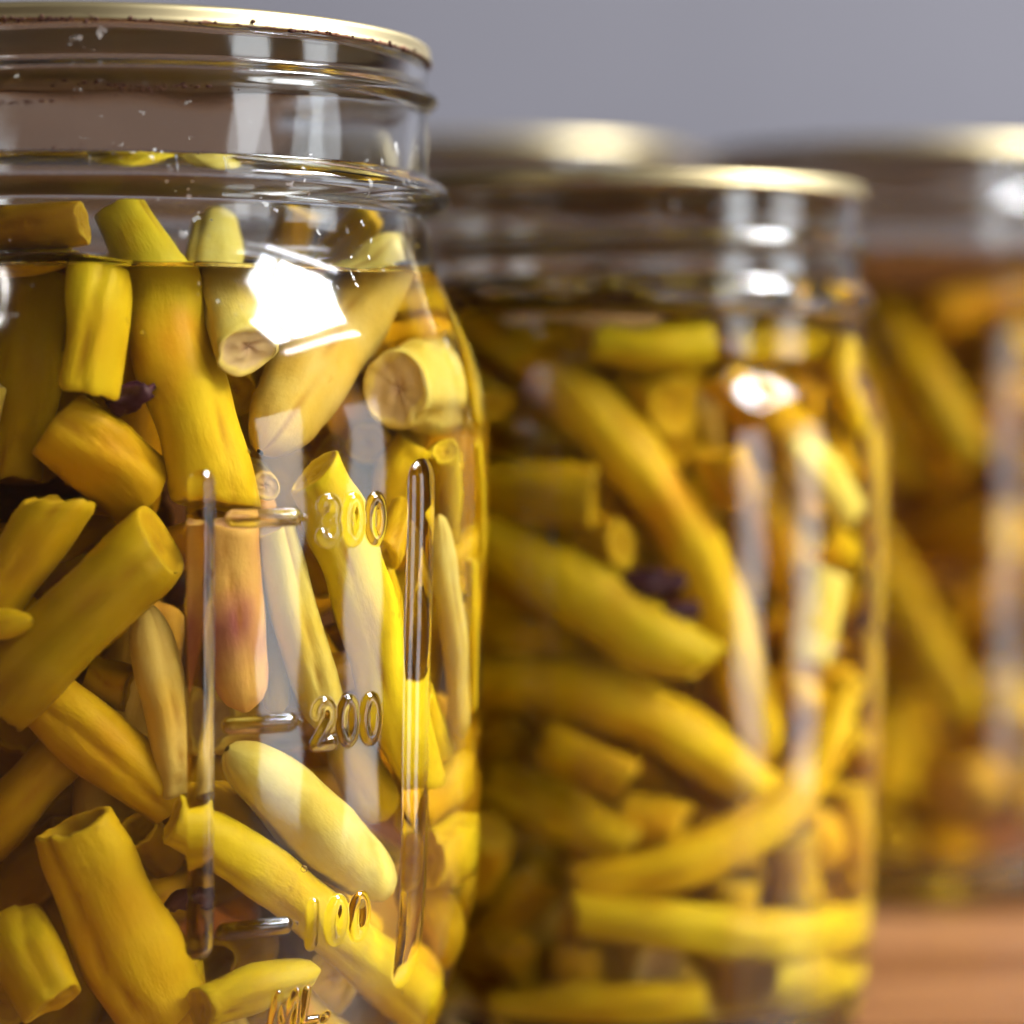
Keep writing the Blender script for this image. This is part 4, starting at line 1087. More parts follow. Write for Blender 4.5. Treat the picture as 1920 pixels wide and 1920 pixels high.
BEANS_SECOND = [
    ('long bean arching from upper left to lower right in the second jar', [(-0.19,5.43,9.75),(0.76,4.02,8.79),(1.60,3.75,7.90),(2.22,3.88,6.88),(2.68,4.18,5.58),(3.06,4.68,4.08)], [0.37,0.43,0.44,0.43,0.41,0.33], 'blush', ('cut', 'tip')),
    ('bean lying level with a round cut face below the arching bean in the second jar', [(-0.25,3.94,7.59),(0.47,3.34,7.60),(1.03,3.12,7.56)], [0.35,0.38,0.40], 'olive', ('cut', 'cut')),
    ('small round bean end below the level bean in the second jar', [(0.75,3.83,7.19),(1.07,3.46,7.06),(1.37,3.19,6.96)], [0.31,0.32,0.33], 'olive', ('cut', 'cut')),
    ('bean ending in a torn point at the middle of the second jar', [(-0.18,3.67,7.02),(0.90,3.23,6.34),(1.65,3.22,5.84),(2.38,3.23,5.50)], [0.36,0.44,0.46,0.30], 'gold', ('cut', 'torn')),
    ('long bean sloping down right across the middle of the second jar', [(-0.15,4.45,5.17),(0.94,3.85,5.13),(2.10,3.88,4.55),(3.01,4.50,3.70)], [0.37,0.43,0.41,0.37], 'gold', ('cut', 'cut')),
    ('long bean sweeping up to the right wall of the second jar', [(0.83,3.64,2.64),(1.98,3.63,2.88),(2.98,4.07,3.36),(3.63,4.79,4.05),(3.97,5.30,5.05)], [0.33,0.39,0.40,0.39,0.29], 'gold', ('cut', 'cut')),
    ('thin bean lying level near the bottom of the second jar', [(0.81,3.24,2.31),(2.24,3.27,2.14),(3.40,3.99,1.90),(4.25,6.22,1.69)], [0.28,0.31,0.34,0.32], 'gold', ('cut', 'cut')),
    ('upright stub with a rounded top above the level thin bean', [(3.31,4.65,3.11),(3.33,5.11,2.22)], [0.32,0.34], 'gold', ('cut', 'cut')),
    ('flat square cornered piece at the lower left of the second jar', [(-0.01,4.36,3.85),(0.76,3.93,3.49),(1.46,3.75,3.14)], [0.36,0.41,0.33], 'olive', ('cut', 'cut')),
    ('ragged piece above the flat square cornered piece in the second jar', [(0.61,3.54,4.40),(1.10,3.32,4.16),(1.41,3.28,4.03)], [0.31,0.31,0.28], 'olive', ('torn', 'torn')),
    ('short bean with a pale end lying right of the flat square cornered piece', [(1.43,3.97,3.56),(2.10,3.90,3.36)], [0.31,0.33], 'gold', ('cut', 'cut')),
    ('round bean end with a white glint below the shoulder of the second jar', [(1.50,4.27,8.83),(2.00,3.72,8.60)], [0.39,0.39], 'olive', ('cut', 'cut')),
    ('bean end just below the round glinting end in the second jar', [(1.63,4.60,8.32),(1.98,4.05,8.18)], [0.28,0.29], 'gold', ('cut', 'cut')),
    ('bean behind the curved window glint in the second jar', [(2.46,4.32,8.97),(2.93,4.58,8.53),(3.38,5.10,8.08)], [0.30,0.33,0.32], 'gold', ('cut', 'cut')),
    ('orange bean under the curved window glint in the second jar', [(2.53,3.57,8.10),(2.85,3.68,7.36)], [0.36,0.35], 'amber', ('cut', 'tip')),
    ('pale upright bean near the right side of the second jar', [(3.81,4.42,6.58),(3.72,4.29,6.03),(3.60,4.13,5.39)], [0.36,0.39,0.32], 'pale', ('cut', 'cut')),
    ('yellow bean standing under the curved glint in the second jar', [(3.00,4.42,7.75),(3.24,4.58,6.92),(3.47,4.91,6.15)], [0.30,0.32,0.29], 'gold', ('cut', 'cut')),
    ('plump bean bright against the right shoulder of the second jar', [(3.36,3.90,8.17),(3.75,4.24,7.81),(4.08,4.66,7.32)], [0.33,0.37,0.31], 'pale', ('tip', 'cut')),
    ('bean pressed along the right wall of the second jar', [(4.41,5.05,8.35),(4.50,5.38,7.00),(4.49,5.42,5.73)], [0.17,0.19,0.18], 'gold', ('cut', 'cut')),
    ('curved bean in the shoulder at the right of the second jar', [(3.91,5.83,9.48),(3.98,5.26,8.82),(4.14,5.23,8.32)], [0.24,0.26,0.21], 'gold', ('cut', 'cut')),
    ('upright stub at the bottom of the second jar', [(0.89,3.96,1.77),(0.93,3.92,1.23)], [0.33,0.35], 'gold', ('cut', 'cut')),
    ('round bean face at the bottom of the second jar', [(1.69,4.36,1.86),(1.83,3.81,1.56)], [0.36,0.38], 'pale', ('cut', 'cut')),
    ('thick bean lying at the bottom right of the second jar', [(3.06,4.03,1.36),(3.62,4.61,1.17),(4.07,6.25,0.85)], [0.40,0.44,0.39], 'gold', ('cut', 'cut')),
    ('bean slanting down left at the lower left of the second jar', [(0.59,4.11,2.71),(0.13,4.48,2.10),(-0.20,4.84,1.48)], [0.33,0.36,0.33], 'olive', ('cut', 'cut')),
    ('bean lying flat on the base of the second jar', [(-0.09,3.84,0.96),(1.10,3.32,1.14),(2.31,3.46,1.18)], [0.30,0.31,0.30], 'gold', ('cut', 'cut')),
    ('bean under the neck of the second jar, left part', [(-0.00,6.23,9.31),(0.34,4.88,9.46),(0.97,4.46,9.47)], [0.34,0.37,0.33], 'olive', ('cut', 'cut')),
    ('pale bean lying level under the neck of the second jar', [(1.10,3.55,9.48),(1.72,3.46,9.38),(2.42,3.62,9.48)], [0.33,0.36,0.33], 'gold', ('cut', 'cut')),
    ('bean lying level under the neck at the right of the second jar', [(2.65,4.25,9.37),(3.19,4.75,9.47),(3.55,6.46,9.45)], [0.30,0.32,0.29], 'gold', ('cut', 'cut')),
    ('bean slanting into the right side of the second jar above its sweep', [(3.29,4.84,5.11),(3.65,5.35,4.64),(3.76,6.55,4.09)], [0.27,0.29,0.28], 'gold', ('tip', 'cut')),
    ('dark bean at the left of the second jar, above the long sloping bean', [(-0.12,4.95,6.08),(0.43,4.40,5.70),(1.32,4.09,5.45)], [0.33,0.36,0.29], 'olive', ('cut', 'cut')),
    ('reddish bean standing behind the sloping beans of the second jar', [(2.45,4.68,5.82),(2.51,4.68,4.86),(2.40,4.62,3.77)], [0.30,0.30,0.28], 'purple', ('cut', 'cut')),
    ('bean against the right wall low in the second jar', [(3.95,5.79,3.59),(3.94,6.13,2.68),(3.90,6.40,2.05)], [0.28,0.30,0.28], 'gold', ('cut', 'cut')),
]
REAR_SECOND = [
    ([(2.70,5.29,4.73),(2.55,5.50,4.21),(2.38,5.71,3.70)], [0.38,0.44,0.43], 'pale'),
    ([(1.76,6.49,9.00),(1.34,5.77,9.36),(0.62,5.35,9.75)], [0.22,0.24,0.24], 'gold'),
    ([(0.09,5.37,5.40),(0.34,5.70,4.74),(0.60,6.00,4.08)], [0.23,0.25,0.22], 'pale'),
    ([(2.12,5.37,2.20),(1.29,5.51,2.37),(0.57,5.95,2.43)], [0.36,0.40,0.35], 'pale'),
    ([(0.17,6.75,2.56),(-0.14,6.06,2.48),(-0.48,5.39,2.40)], [0.35,0.39,0.38], 'olive'),
    ([(3.04,5.89,7.73),(2.86,5.74,8.38),(2.98,5.41,8.97)], [0.36,0.39,0.34], 'pale'),
    ([(3.74,5.41,5.92),(3.90,5.64,6.27),(4.16,5.85,6.62)], [0.36,0.37,0.35], 'gold'),
    ([(3.24,5.43,6.07),(2.74,5.63,5.94),(2.25,5.85,5.80)], [0.30,0.32,0.32], 'gold'),
    ([(3.33,5.44,3.42),(3.57,5.61,2.90),(3.37,5.98,2.49)], [0.32,0.33,0.31], 'gold'),
    ([(2.12,6.16,0.86),(1.30,5.63,1.21),(0.32,5.48,1.54)], [0.31,0.34,0.32], 'pale'),
    ([(-0.29,5.48,5.45),(-0.60,5.96,6.01),(-1.01,6.12,6.68)], [0.28,0.31,0.26], 'gold'),
    ([(-0.17,5.49,6.73),(-0.33,6.46,6.49),(-0.91,7.29,6.43)], [0.34,0.37,0.33], 'olive'),
    ([(-0.76,6.32,4.24),(-0.29,6.08,3.56),(0.02,5.50,3.00)], [0.38,0.44,0.44], 'gold'),
    ([(1.03,7.22,8.34),(0.25,6.40,8.31),(-0.51,5.57,8.28)], [0.42,0.45,0.38], 'gold'),
    ([(-0.02,6.45,5.96),(0.21,5.99,6.31),(0.57,5.58,6.61)], [0.27,0.28,0.25], 'gold'),
    ([(4.40,5.68,4.54),(4.25,5.73,5.14),(4.13,5.78,5.73)], [0.24,0.25,0.23], 'blush'),
    ([(2.15,5.78,9.48),(2.06,6.64,9.52),(2.29,7.47,9.46)], [0.33,0.35,0.32], 'olive'),
    ([(3.91,6.57,5.04),(2.88,6.28,4.76),(1.92,5.78,4.51)], [0.38,0.39,0.34], 'gold'),
    ([(3.44,6.69,8.40),(3.29,6.13,6.97),(3.19,5.87,5.44)], [0.31,0.34,0.32], 'pale'),
    ([(3.95,7.13,2.28),(3.69,6.38,3.13),(3.12,5.90,4.03)], [0.24,0.24,0.23], 'gold'),
    ([(1.37,7.53,6.30),(1.49,6.70,6.66),(1.34,5.91,7.11)], [0.34,0.35,0.32], 'amber'),
    ([(1.27,5.93,4.73),(1.80,6.16,5.04),(2.05,6.67,5.38)], [0.30,0.33,0.28], 'gold'),
    ([(0.52,6.34,7.01),(1.05,6.16,7.59),(1.53,5.93,8.21)], [0.38,0.44,0.40], 'gold'),
    ([(2.94,5.96,3.18),(2.85,7.08,3.02),(2.81,8.21,2.85)], [0.36,0.39,0.35], 'gold'),
    ([(3.66,7.59,1.24),(3.70,6.75,1.52),(3.43,5.99,1.88)], [0.27,0.28,0.26], 'gold'),
    ([(-0.39,6.17,0.90),(0.36,6.01,0.95),(1.11,6.18,0.92)], [0.35,0.39,0.35], 'olive'),
    ([(0.90,6.89,2.11),(0.76,6.37,1.75),(0.30,6.03,1.47)], [0.30,0.30,0.28], 'gold'),
    ([(3.38,6.05,8.42),(3.07,6.53,8.65),(3.20,7.12,8.70)], [0.22,0.25,0.24], 'gold'),
    ([(2.79,6.06,1.25),(3.33,6.12,0.97),(3.67,6.54,0.69)], [0.29,0.29,0.25], 'gold'),
    ([(-1.32,6.21,2.09),(-1.23,6.06,3.02),(-1.33,6.21,3.96)], [0.32,0.33,0.29], 'olive'),
    ([(0.80,7.60,1.79),(0.28,6.90,1.87),(-0.00,6.08,1.91)], [0.33,0.39,0.35], 'gold'),
    ([(4.08,6.10,8.94),(3.61,6.78,9.12),(3.47,7.60,9.15)], [0.26,0.27,0.24], 'amber'),
    ([(1.61,6.10,4.28),(2.11,6.17,4.05),(2.60,6.22,3.83)], [0.26,0.28,0.25], 'pale'),
    ([(-0.70,6.14,1.97),(-0.91,6.52,1.88),(-1.09,6.92,1.78)], [0.32,0.37,0.32], 'gold'),
    ([(-0.17,6.17,5.14),(-0.20,6.90,4.59),(-0.66,7.59,4.20)], [0.36,0.39,0.36], 'olive'),
    ([(1.79,6.20,1.98),(1.98,6.83,2.19),(2.48,7.27,2.34)], [0.32,0.33,0.28], 'gold'),
    ([(1.75,6.83,4.92),(1.74,6.69,3.93),(1.56,6.21,3.07)], [0.34,0.40,0.38], 'gold'),
    ([(-1.17,7.11,3.54),(-1.34,6.80,4.01),(-1.19,6.38,4.40)], [0.25,0.26,0.24], 'pale'),
    ([(-0.71,6.95,9.09),(-0.79,6.45,8.20),(-0.79,6.41,7.18)], [0.38,0.41,0.40], 'pale'),
    ([(2.40,6.43,8.41),(1.21,6.91,7.75),(-0.10,7.16,7.17)], [0.42,0.42,0.37], 'amber'),
    ([(-0.42,6.89,2.01),(-0.56,6.55,2.74),(-0.90,6.46,3.48)], [0.30,0.35,0.31], 'gold'),
    ([(2.78,6.46,5.76),(2.56,6.99,5.98),(2.19,7.37,6.29)], [0.25,0.28,0.26], 'pale'),
    ([(-0.55,7.08,5.42),(0.27,6.95,5.81),(0.81,6.47,6.37)], [0.34,0.37,0.32], 'amber'),
    ([(0.93,6.54,3.60),(0.93,6.47,4.46),(0.86,6.53,5.32)], [0.36,0.39,0.34], 'amber'),
    ([(2.68,6.48,6.69),(1.99,6.90,6.25),(1.65,7.50,5.65)], [0.33,0.37,0.33], 'gold'),
    ([(-1.40,6.50,6.05),(-1.22,6.83,5.22),(-1.04,7.16,4.39)], [0.33,0.33,0.31], 'pale'),
    ([(1.49,8.11,8.39),(2.07,7.36,7.78),(2.60,6.54,7.20)], [0.35,0.36,0.31], 'amber'),
    ([(-0.11,6.67,1.24),(1.54,6.66,1.27),(3.18,6.57,1.32)], [0.35,0.36,0.33], 'amber'),
    ([(2.61,7.72,4.62),(3.01,7.19,5.18),(3.30,6.62,5.79)], [0.35,0.37,0.35], 'amber'),
    ([(4.11,6.85,8.41),(4.21,6.63,7.09),(4.16,6.72,5.76)], [0.42,0.45,0.40], 'gold'),
    ([(1.38,6.67,8.72),(0.96,6.87,9.09),(0.54,6.96,9.49)], [0.34,0.38,0.33], 'amber'),
    ([(-0.67,7.57,7.28),(-0.86,7.09,7.25),(-1.20,6.71,7.25)], [0.23,0.24,0.21], 'olive'),
    ([(1.05,6.80,6.92),(0.30,6.76,6.45),(-0.44,6.79,5.96)], [0.22,0.24,0.23], 'olive'),
    ([(-0.34,7.91,9.41),(-0.25,7.35,8.51),(-0.20,6.76,7.62)], [0.35,0.36,0.36], 'pale'),
    ([(1.30,6.86,5.48),(0.80,7.70,5.49),(0.48,8.63,5.42)], [0.35,0.41,0.41], 'gold'),
    ([(-0.30,6.88,3.67),(-0.04,7.47,3.06),(0.46,7.82,2.41)], [0.40,0.41,0.41], 'gold'),
    ([(-0.18,8.19,8.41),(-0.84,7.62,8.30),(-1.37,6.91,8.17)], [0.36,0.39,0.33], 'olive'),
    ([(3.94,7.50,5.39),(3.80,7.06,4.56),(3.77,6.99,3.61)], [0.27,0.28,0.26], 'gold'),
    ([(3.18,7.00,4.05),(2.77,7.69,3.58),(2.03,8.16,3.27)], [0.37,0.41,0.36], 'olive'),
    ([(1.37,7.48,1.53),(1.14,7.22,2.69),(0.82,7.11,3.86)], [0.29,0.33,0.30], 'gold'),
    ([(2.41,7.16,1.06),(2.10,7.75,1.06),(1.60,8.20,1.14)], [0.36,0.40,0.38], 'olive'),
    ([(3.02,7.17,7.63),(3.24,7.44,6.73),(3.45,7.73,5.84)], [0.31,0.35,0.32], 'gold'),
    ([(3.44,7.21,2.58),(3.16,7.25,1.80),(3.06,7.22,0.98)], [0.36,0.41,0.37], 'gold'),
    ([(3.44,7.22,8.08),(2.43,7.37,8.44),(1.43,7.59,8.78)], [0.37,0.42,0.36], 'gold'),
    ([(2.22,7.34,3.66),(1.47,7.43,4.10),(0.77,7.24,4.58)], [0.33,0.33,0.33], 'amber'),
    ([(2.39,8.50,8.21),(3.27,8.06,7.72),(3.94,7.25,7.38)], [0.37,0.38,0.33], 'gold'),
    ([(-0.83,7.29,1.14),(-0.19,7.76,1.20),(0.57,8.00,1.28)], [0.43,0.44,0.40], 'olive'),
    ([(0.75,7.30,8.79),(0.18,7.51,9.25),(-0.34,7.31,9.79)], [0.26,0.28,0.26], 'gold'),
    ([(1.08,8.48,2.55),(1.74,8.00,2.66),(2.11,7.31,2.92)], [0.40,0.43,0.42], 'gold'),
    ([(2.53,7.32,5.51),(1.71,8.00,4.87),(0.61,8.35,4.39)], [0.34,0.34,0.30], 'olive'),
    ([(-0.31,7.85,7.29),(0.12,7.64,7.12),(0.49,7.33,6.98)], [0.22,0.24,0.22], 'gold'),
    ([(2.38,8.09,1.71),(3.25,7.90,1.69),(3.94,7.34,1.81)], [0.33,0.33,0.31], 'olive'),
    ([(0.91,8.65,1.74),(-0.10,8.19,1.83),(-0.82,7.35,1.92)], [0.32,0.36,0.32], 'amber'),
    ([(1.70,7.42,1.01),(1.23,7.76,0.93),(0.98,8.25,0.74)], [0.27,0.30,0.28], 'pale'),
    ([(0.32,7.49,4.92),(-0.03,7.79,4.22),(0.07,7.94,3.41)], [0.33,0.35,0.31], 'gold'),
    ([(-0.47,7.88,6.41),(-0.03,7.68,6.14),(0.42,7.57,5.85)], [0.22,0.24,0.24], 'gold'),
    ([(0.47,8.10,2.96),(1.11,7.90,3.22),(1.68,7.58,3.53)], [0.23,0.25,0.22], 'gold'),
    ([(0.95,7.58,9.35),(1.60,8.16,9.33),(2.40,8.50,9.31)], [0.32,0.34,0.34], 'gold'),
    ([(0.93,7.72,7.84),(0.76,7.78,7.02),(0.55,7.86,6.20)], [0.33,0.34,0.30], 'gold'),
    ([(3.53,7.74,4.61),(3.15,8.21,4.50),(2.67,8.58,4.44)], [0.27,0.30,0.26], 'gold'),
    ([(0.48,8.06,3.80),(1.17,7.96,4.10),(1.87,7.91,4.38)], [0.27,0.30,0.29], 'gold'),
    ([(3.28,7.92,6.80),(2.77,8.16,7.23),(2.26,8.15,7.73)], [0.23,0.26,0.22], 'gold'),
    ([(-0.08,8.23,4.47),(-0.38,8.15,5.23),(-0.60,7.93,5.99)], [0.30,0.35,0.31], 'gold'),
    ([(0.42,8.65,2.43),(0.80,8.24,2.04),(1.22,7.95,1.61)], [0.25,0.25,0.25], 'amber'),
    ([(-0.49,7.97,7.73),(0.05,8.51,7.67),(0.72,8.86,7.60)], [0.26,0.28,0.26], 'gold'),
    ([(2.82,8.07,5.31),(2.39,8.03,6.13),(1.97,7.98,6.94)], [0.38,0.43,0.38], 'olive'),
    ([(-0.10,8.31,5.70),(0.43,8.17,7.27),(0.56,8.26,8.92)], [0.31,0.35,0.34], 'pale'),
    ([(1.59,8.40,2.04),(1.95,8.41,2.15),(2.31,8.43,2.25)], [0.26,0.29,0.26], 'olive'),
    ([(2.33,8.75,4.79),(1.50,8.79,3.80),(0.62,8.47,2.90)], [0.34,0.34,0.29], 'gold'),
    ([(0.98,8.81,4.74),(1.65,8.94,4.97),(2.18,8.63,5.34)], [0.27,0.31,0.28], 'olive'),
    ([(2.18,8.67,6.01),(1.85,8.71,6.92),(1.50,8.80,7.82)], [0.35,0.41,0.36], 'gold'),
    ([(1.34,8.68,5.44),(1.15,8.74,6.26),(0.95,8.82,7.08)], [0.40,0.43,0.43], 'olive'),
]
DEEP_SECOND = [
    ([(-0.18,3.66,8.63),(-0.51,4.33,8.94),(-0.98,4.88,9.25)], [0.27,0.29,0.27], 'gold'),
    ([(-0.38,4.15,2.51),(-0.22,3.98,2.89),(-0.16,3.70,3.27)], [0.33,0.35,0.33], 'blush'),
    ([(1.46,3.73,5.63),(1.39,3.94,6.26),(1.64,4.32,6.75)], [0.24,0.25,0.23], 'gold'),
    ([(2.63,4.02,1.62),(2.65,4.03,2.12),(2.71,3.98,2.62)], [0.29,0.31,0.29], 'gold'),
    ([(0.34,4.50,1.28),(0.26,4.21,1.57),(0.06,4.01,1.87)], [0.25,0.30,0.28], 'olive'),
    ([(-0.49,4.12,0.89),(-0.64,4.55,1.08),(-0.83,4.95,1.28)], [0.29,0.31,0.29], 'pale'),
    ([(-1.17,4.99,3.30),(-1.01,4.58,4.41),(-0.89,4.16,5.52)], [0.30,0.31,0.29], 'pale'),
    ([(2.18,4.21,2.29),(2.35,4.60,2.47),(2.21,4.92,2.77)], [0.29,0.34,0.29], 'olive'),
    ([(-0.96,4.83,6.15),(-0.74,4.54,6.45),(-0.59,4.22,6.74)], [0.24,0.25,0.24], 'gold'),
    ([(1.13,4.25,6.89),(1.16,4.30,7.55),(1.21,4.57,8.16)], [0.31,0.33,0.30], 'gold'),
    ([(-1.02,6.07,1.51),(-0.88,5.18,1.72),(-0.84,4.26,1.93)], [0.24,0.25,0.23], 'gold'),
    ([(-0.67,4.82,2.66),(-0.63,4.58,3.12),(-0.67,4.29,3.58)], [0.36,0.37,0.35], 'olive'),
    ([(2.17,4.33,0.93),(1.79,4.30,0.92),(1.42,4.38,0.88)], [0.27,0.29,0.26], 'amber'),
    ([(2.01,4.35,8.91),(2.34,4.97,9.04),(2.58,5.62,9.19)], [0.23,0.26,0.25], 'gold'),
    ([(-0.29,5.05,6.63),(0.18,4.64,6.41),(0.70,4.35,6.15)], [0.27,0.29,0.29], 'gold'),
    ([(3.07,5.63,2.26),(2.10,5.20,3.31),(1.38,4.40,4.35)], [0.33,0.37,0.36], 'gold'),
    ([(-0.47,4.42,4.70),(-0.79,5.25,5.20),(-1.18,6.07,5.70)], [0.36,0.38,0.35], 'olive'),
    ([(3.92,5.40,6.75),(3.71,4.96,6.92),(3.64,4.46,7.08)], [0.28,0.30,0.27], 'gold'),
    ([(0.22,4.89,0.91),(0.58,4.59,0.87),(1.01,4.48,0.76)], [0.28,0.29,0.28], 'gold'),
    ([(-0.99,4.48,8.50),(-0.71,5.39,9.01),(-0.62,6.25,9.51)], [0.27,0.28,0.26], 'olive'),
    ([(2.22,4.58,8.24),(1.71,4.92,7.82),(1.19,5.25,7.41)], [0.24,0.25,0.23], 'gold'),
    ([(2.47,4.60,7.77),(1.80,4.87,7.05),(1.35,5.27,6.23)], [0.29,0.33,0.31], 'olive'),
    ([(0.43,4.61,3.58),(0.27,4.82,2.84),(-0.16,4.98,2.19)], [0.23,0.26,0.25], 'pale'),
    ([(-0.94,4.61,7.64),(-1.08,5.03,8.00),(-1.25,5.45,8.37)], [0.32,0.34,0.32], 'gold'),
    ([(1.16,5.82,4.04),(1.28,5.23,3.26),(1.42,4.66,2.48)], [0.33,0.34,0.32], 'olive'),
    ([(-0.53,4.66,4.12),(-0.98,5.14,4.46),(-1.42,5.62,4.80)], [0.23,0.24,0.22], 'olive'),
    ([(-0.73,5.41,6.06),(-0.43,5.15,5.73),(-0.31,4.70,5.51)], [0.22,0.26,0.23], 'olive'),
    ([(0.72,4.70,4.58),(0.50,5.09,5.47),(0.29,5.08,6.45)], [0.25,0.27,0.24], 'olive'),
    ([(-0.69,4.71,5.55),(-0.94,5.21,5.75),(-1.20,5.70,5.94)], [0.25,0.26,0.24], 'gold'),
    ([(-0.53,4.72,7.06),(-0.95,5.30,7.40),(-1.54,5.83,7.73)], [0.28,0.30,0.27], 'olive'),
    ([(-1.34,5.30,6.15),(-1.11,5.04,6.52),(-1.02,4.72,6.88)], [0.29,0.30,0.28], 'pale'),
    ([(1.11,4.72,6.36),(0.55,4.80,7.12),(-0.01,5.01,7.84)], [0.31,0.36,0.32], 'gold'),
    ([(2.35,5.18,0.93),(1.74,4.81,1.30),(1.01,4.74,1.64)], [0.43,0.43,0.37], 'pale'),
    ([(1.18,4.76,5.39),(1.57,5.12,5.12),(2.10,5.19,4.88)], [0.35,0.39,0.37], 'gold'),
    ([(2.71,4.77,2.03),(2.73,4.83,1.46),(2.81,4.77,0.89)], [0.30,0.30,0.27], 'gold'),
    ([(2.84,4.78,6.21),(2.79,4.85,6.74),(2.76,4.85,7.28)], [0.33,0.35,0.30], 'olive'),
    ([(0.86,5.90,5.29),(0.79,5.31,4.29),(0.80,4.79,3.26)], [0.30,0.35,0.34], 'amber'),
    ([(3.95,4.82,7.77),(3.84,5.27,8.09),(3.86,5.68,8.42)], [0.24,0.25,0.24], 'gold'),
    ([(0.59,5.06,2.98),(0.61,4.83,2.22),(0.29,4.92,1.50)], [0.23,0.24,0.22], 'pale'),
    ([(0.33,5.42,0.84),(0.94,5.30,0.75),(1.36,4.86,0.80)], [0.32,0.33,0.29], 'gold'),
    ([(-0.36,5.58,3.87),(-0.01,5.23,4.25),(-0.07,4.88,4.76)], [0.29,0.34,0.30], 'gold'),
    ([(2.94,8.05,8.94),(2.90,6.52,9.37),(2.76,5.02,9.83)], [0.34,0.35,0.33], 'gold'),
    ([(2.25,5.03,9.89),(1.20,5.21,8.63),(0.34,5.57,7.26)], [0.29,0.33,0.33], 'olive'),
    ([(1.89,6.08,6.48),(2.17,5.52,7.44),(2.13,5.05,8.49)], [0.39,0.41,0.36], 'pale'),
    ([(2.52,6.59,2.27),(2.68,5.73,1.77),(3.15,5.13,1.11)], [0.34,0.36,0.34], 'gold'),
    ([(3.83,5.96,6.89),(3.91,5.55,7.22),(4.01,5.13,7.54)], [0.26,0.27,0.25], 'gold'),
    ([(1.28,6.39,9.34),(0.71,5.83,8.92),(0.37,5.14,8.46)], [0.33,0.36,0.32], 'gold'),
    ([(0.57,5.82,6.03),(1.60,5.57,5.68),(2.63,5.27,5.35)], [0.33,0.36,0.36], 'amber'),
]
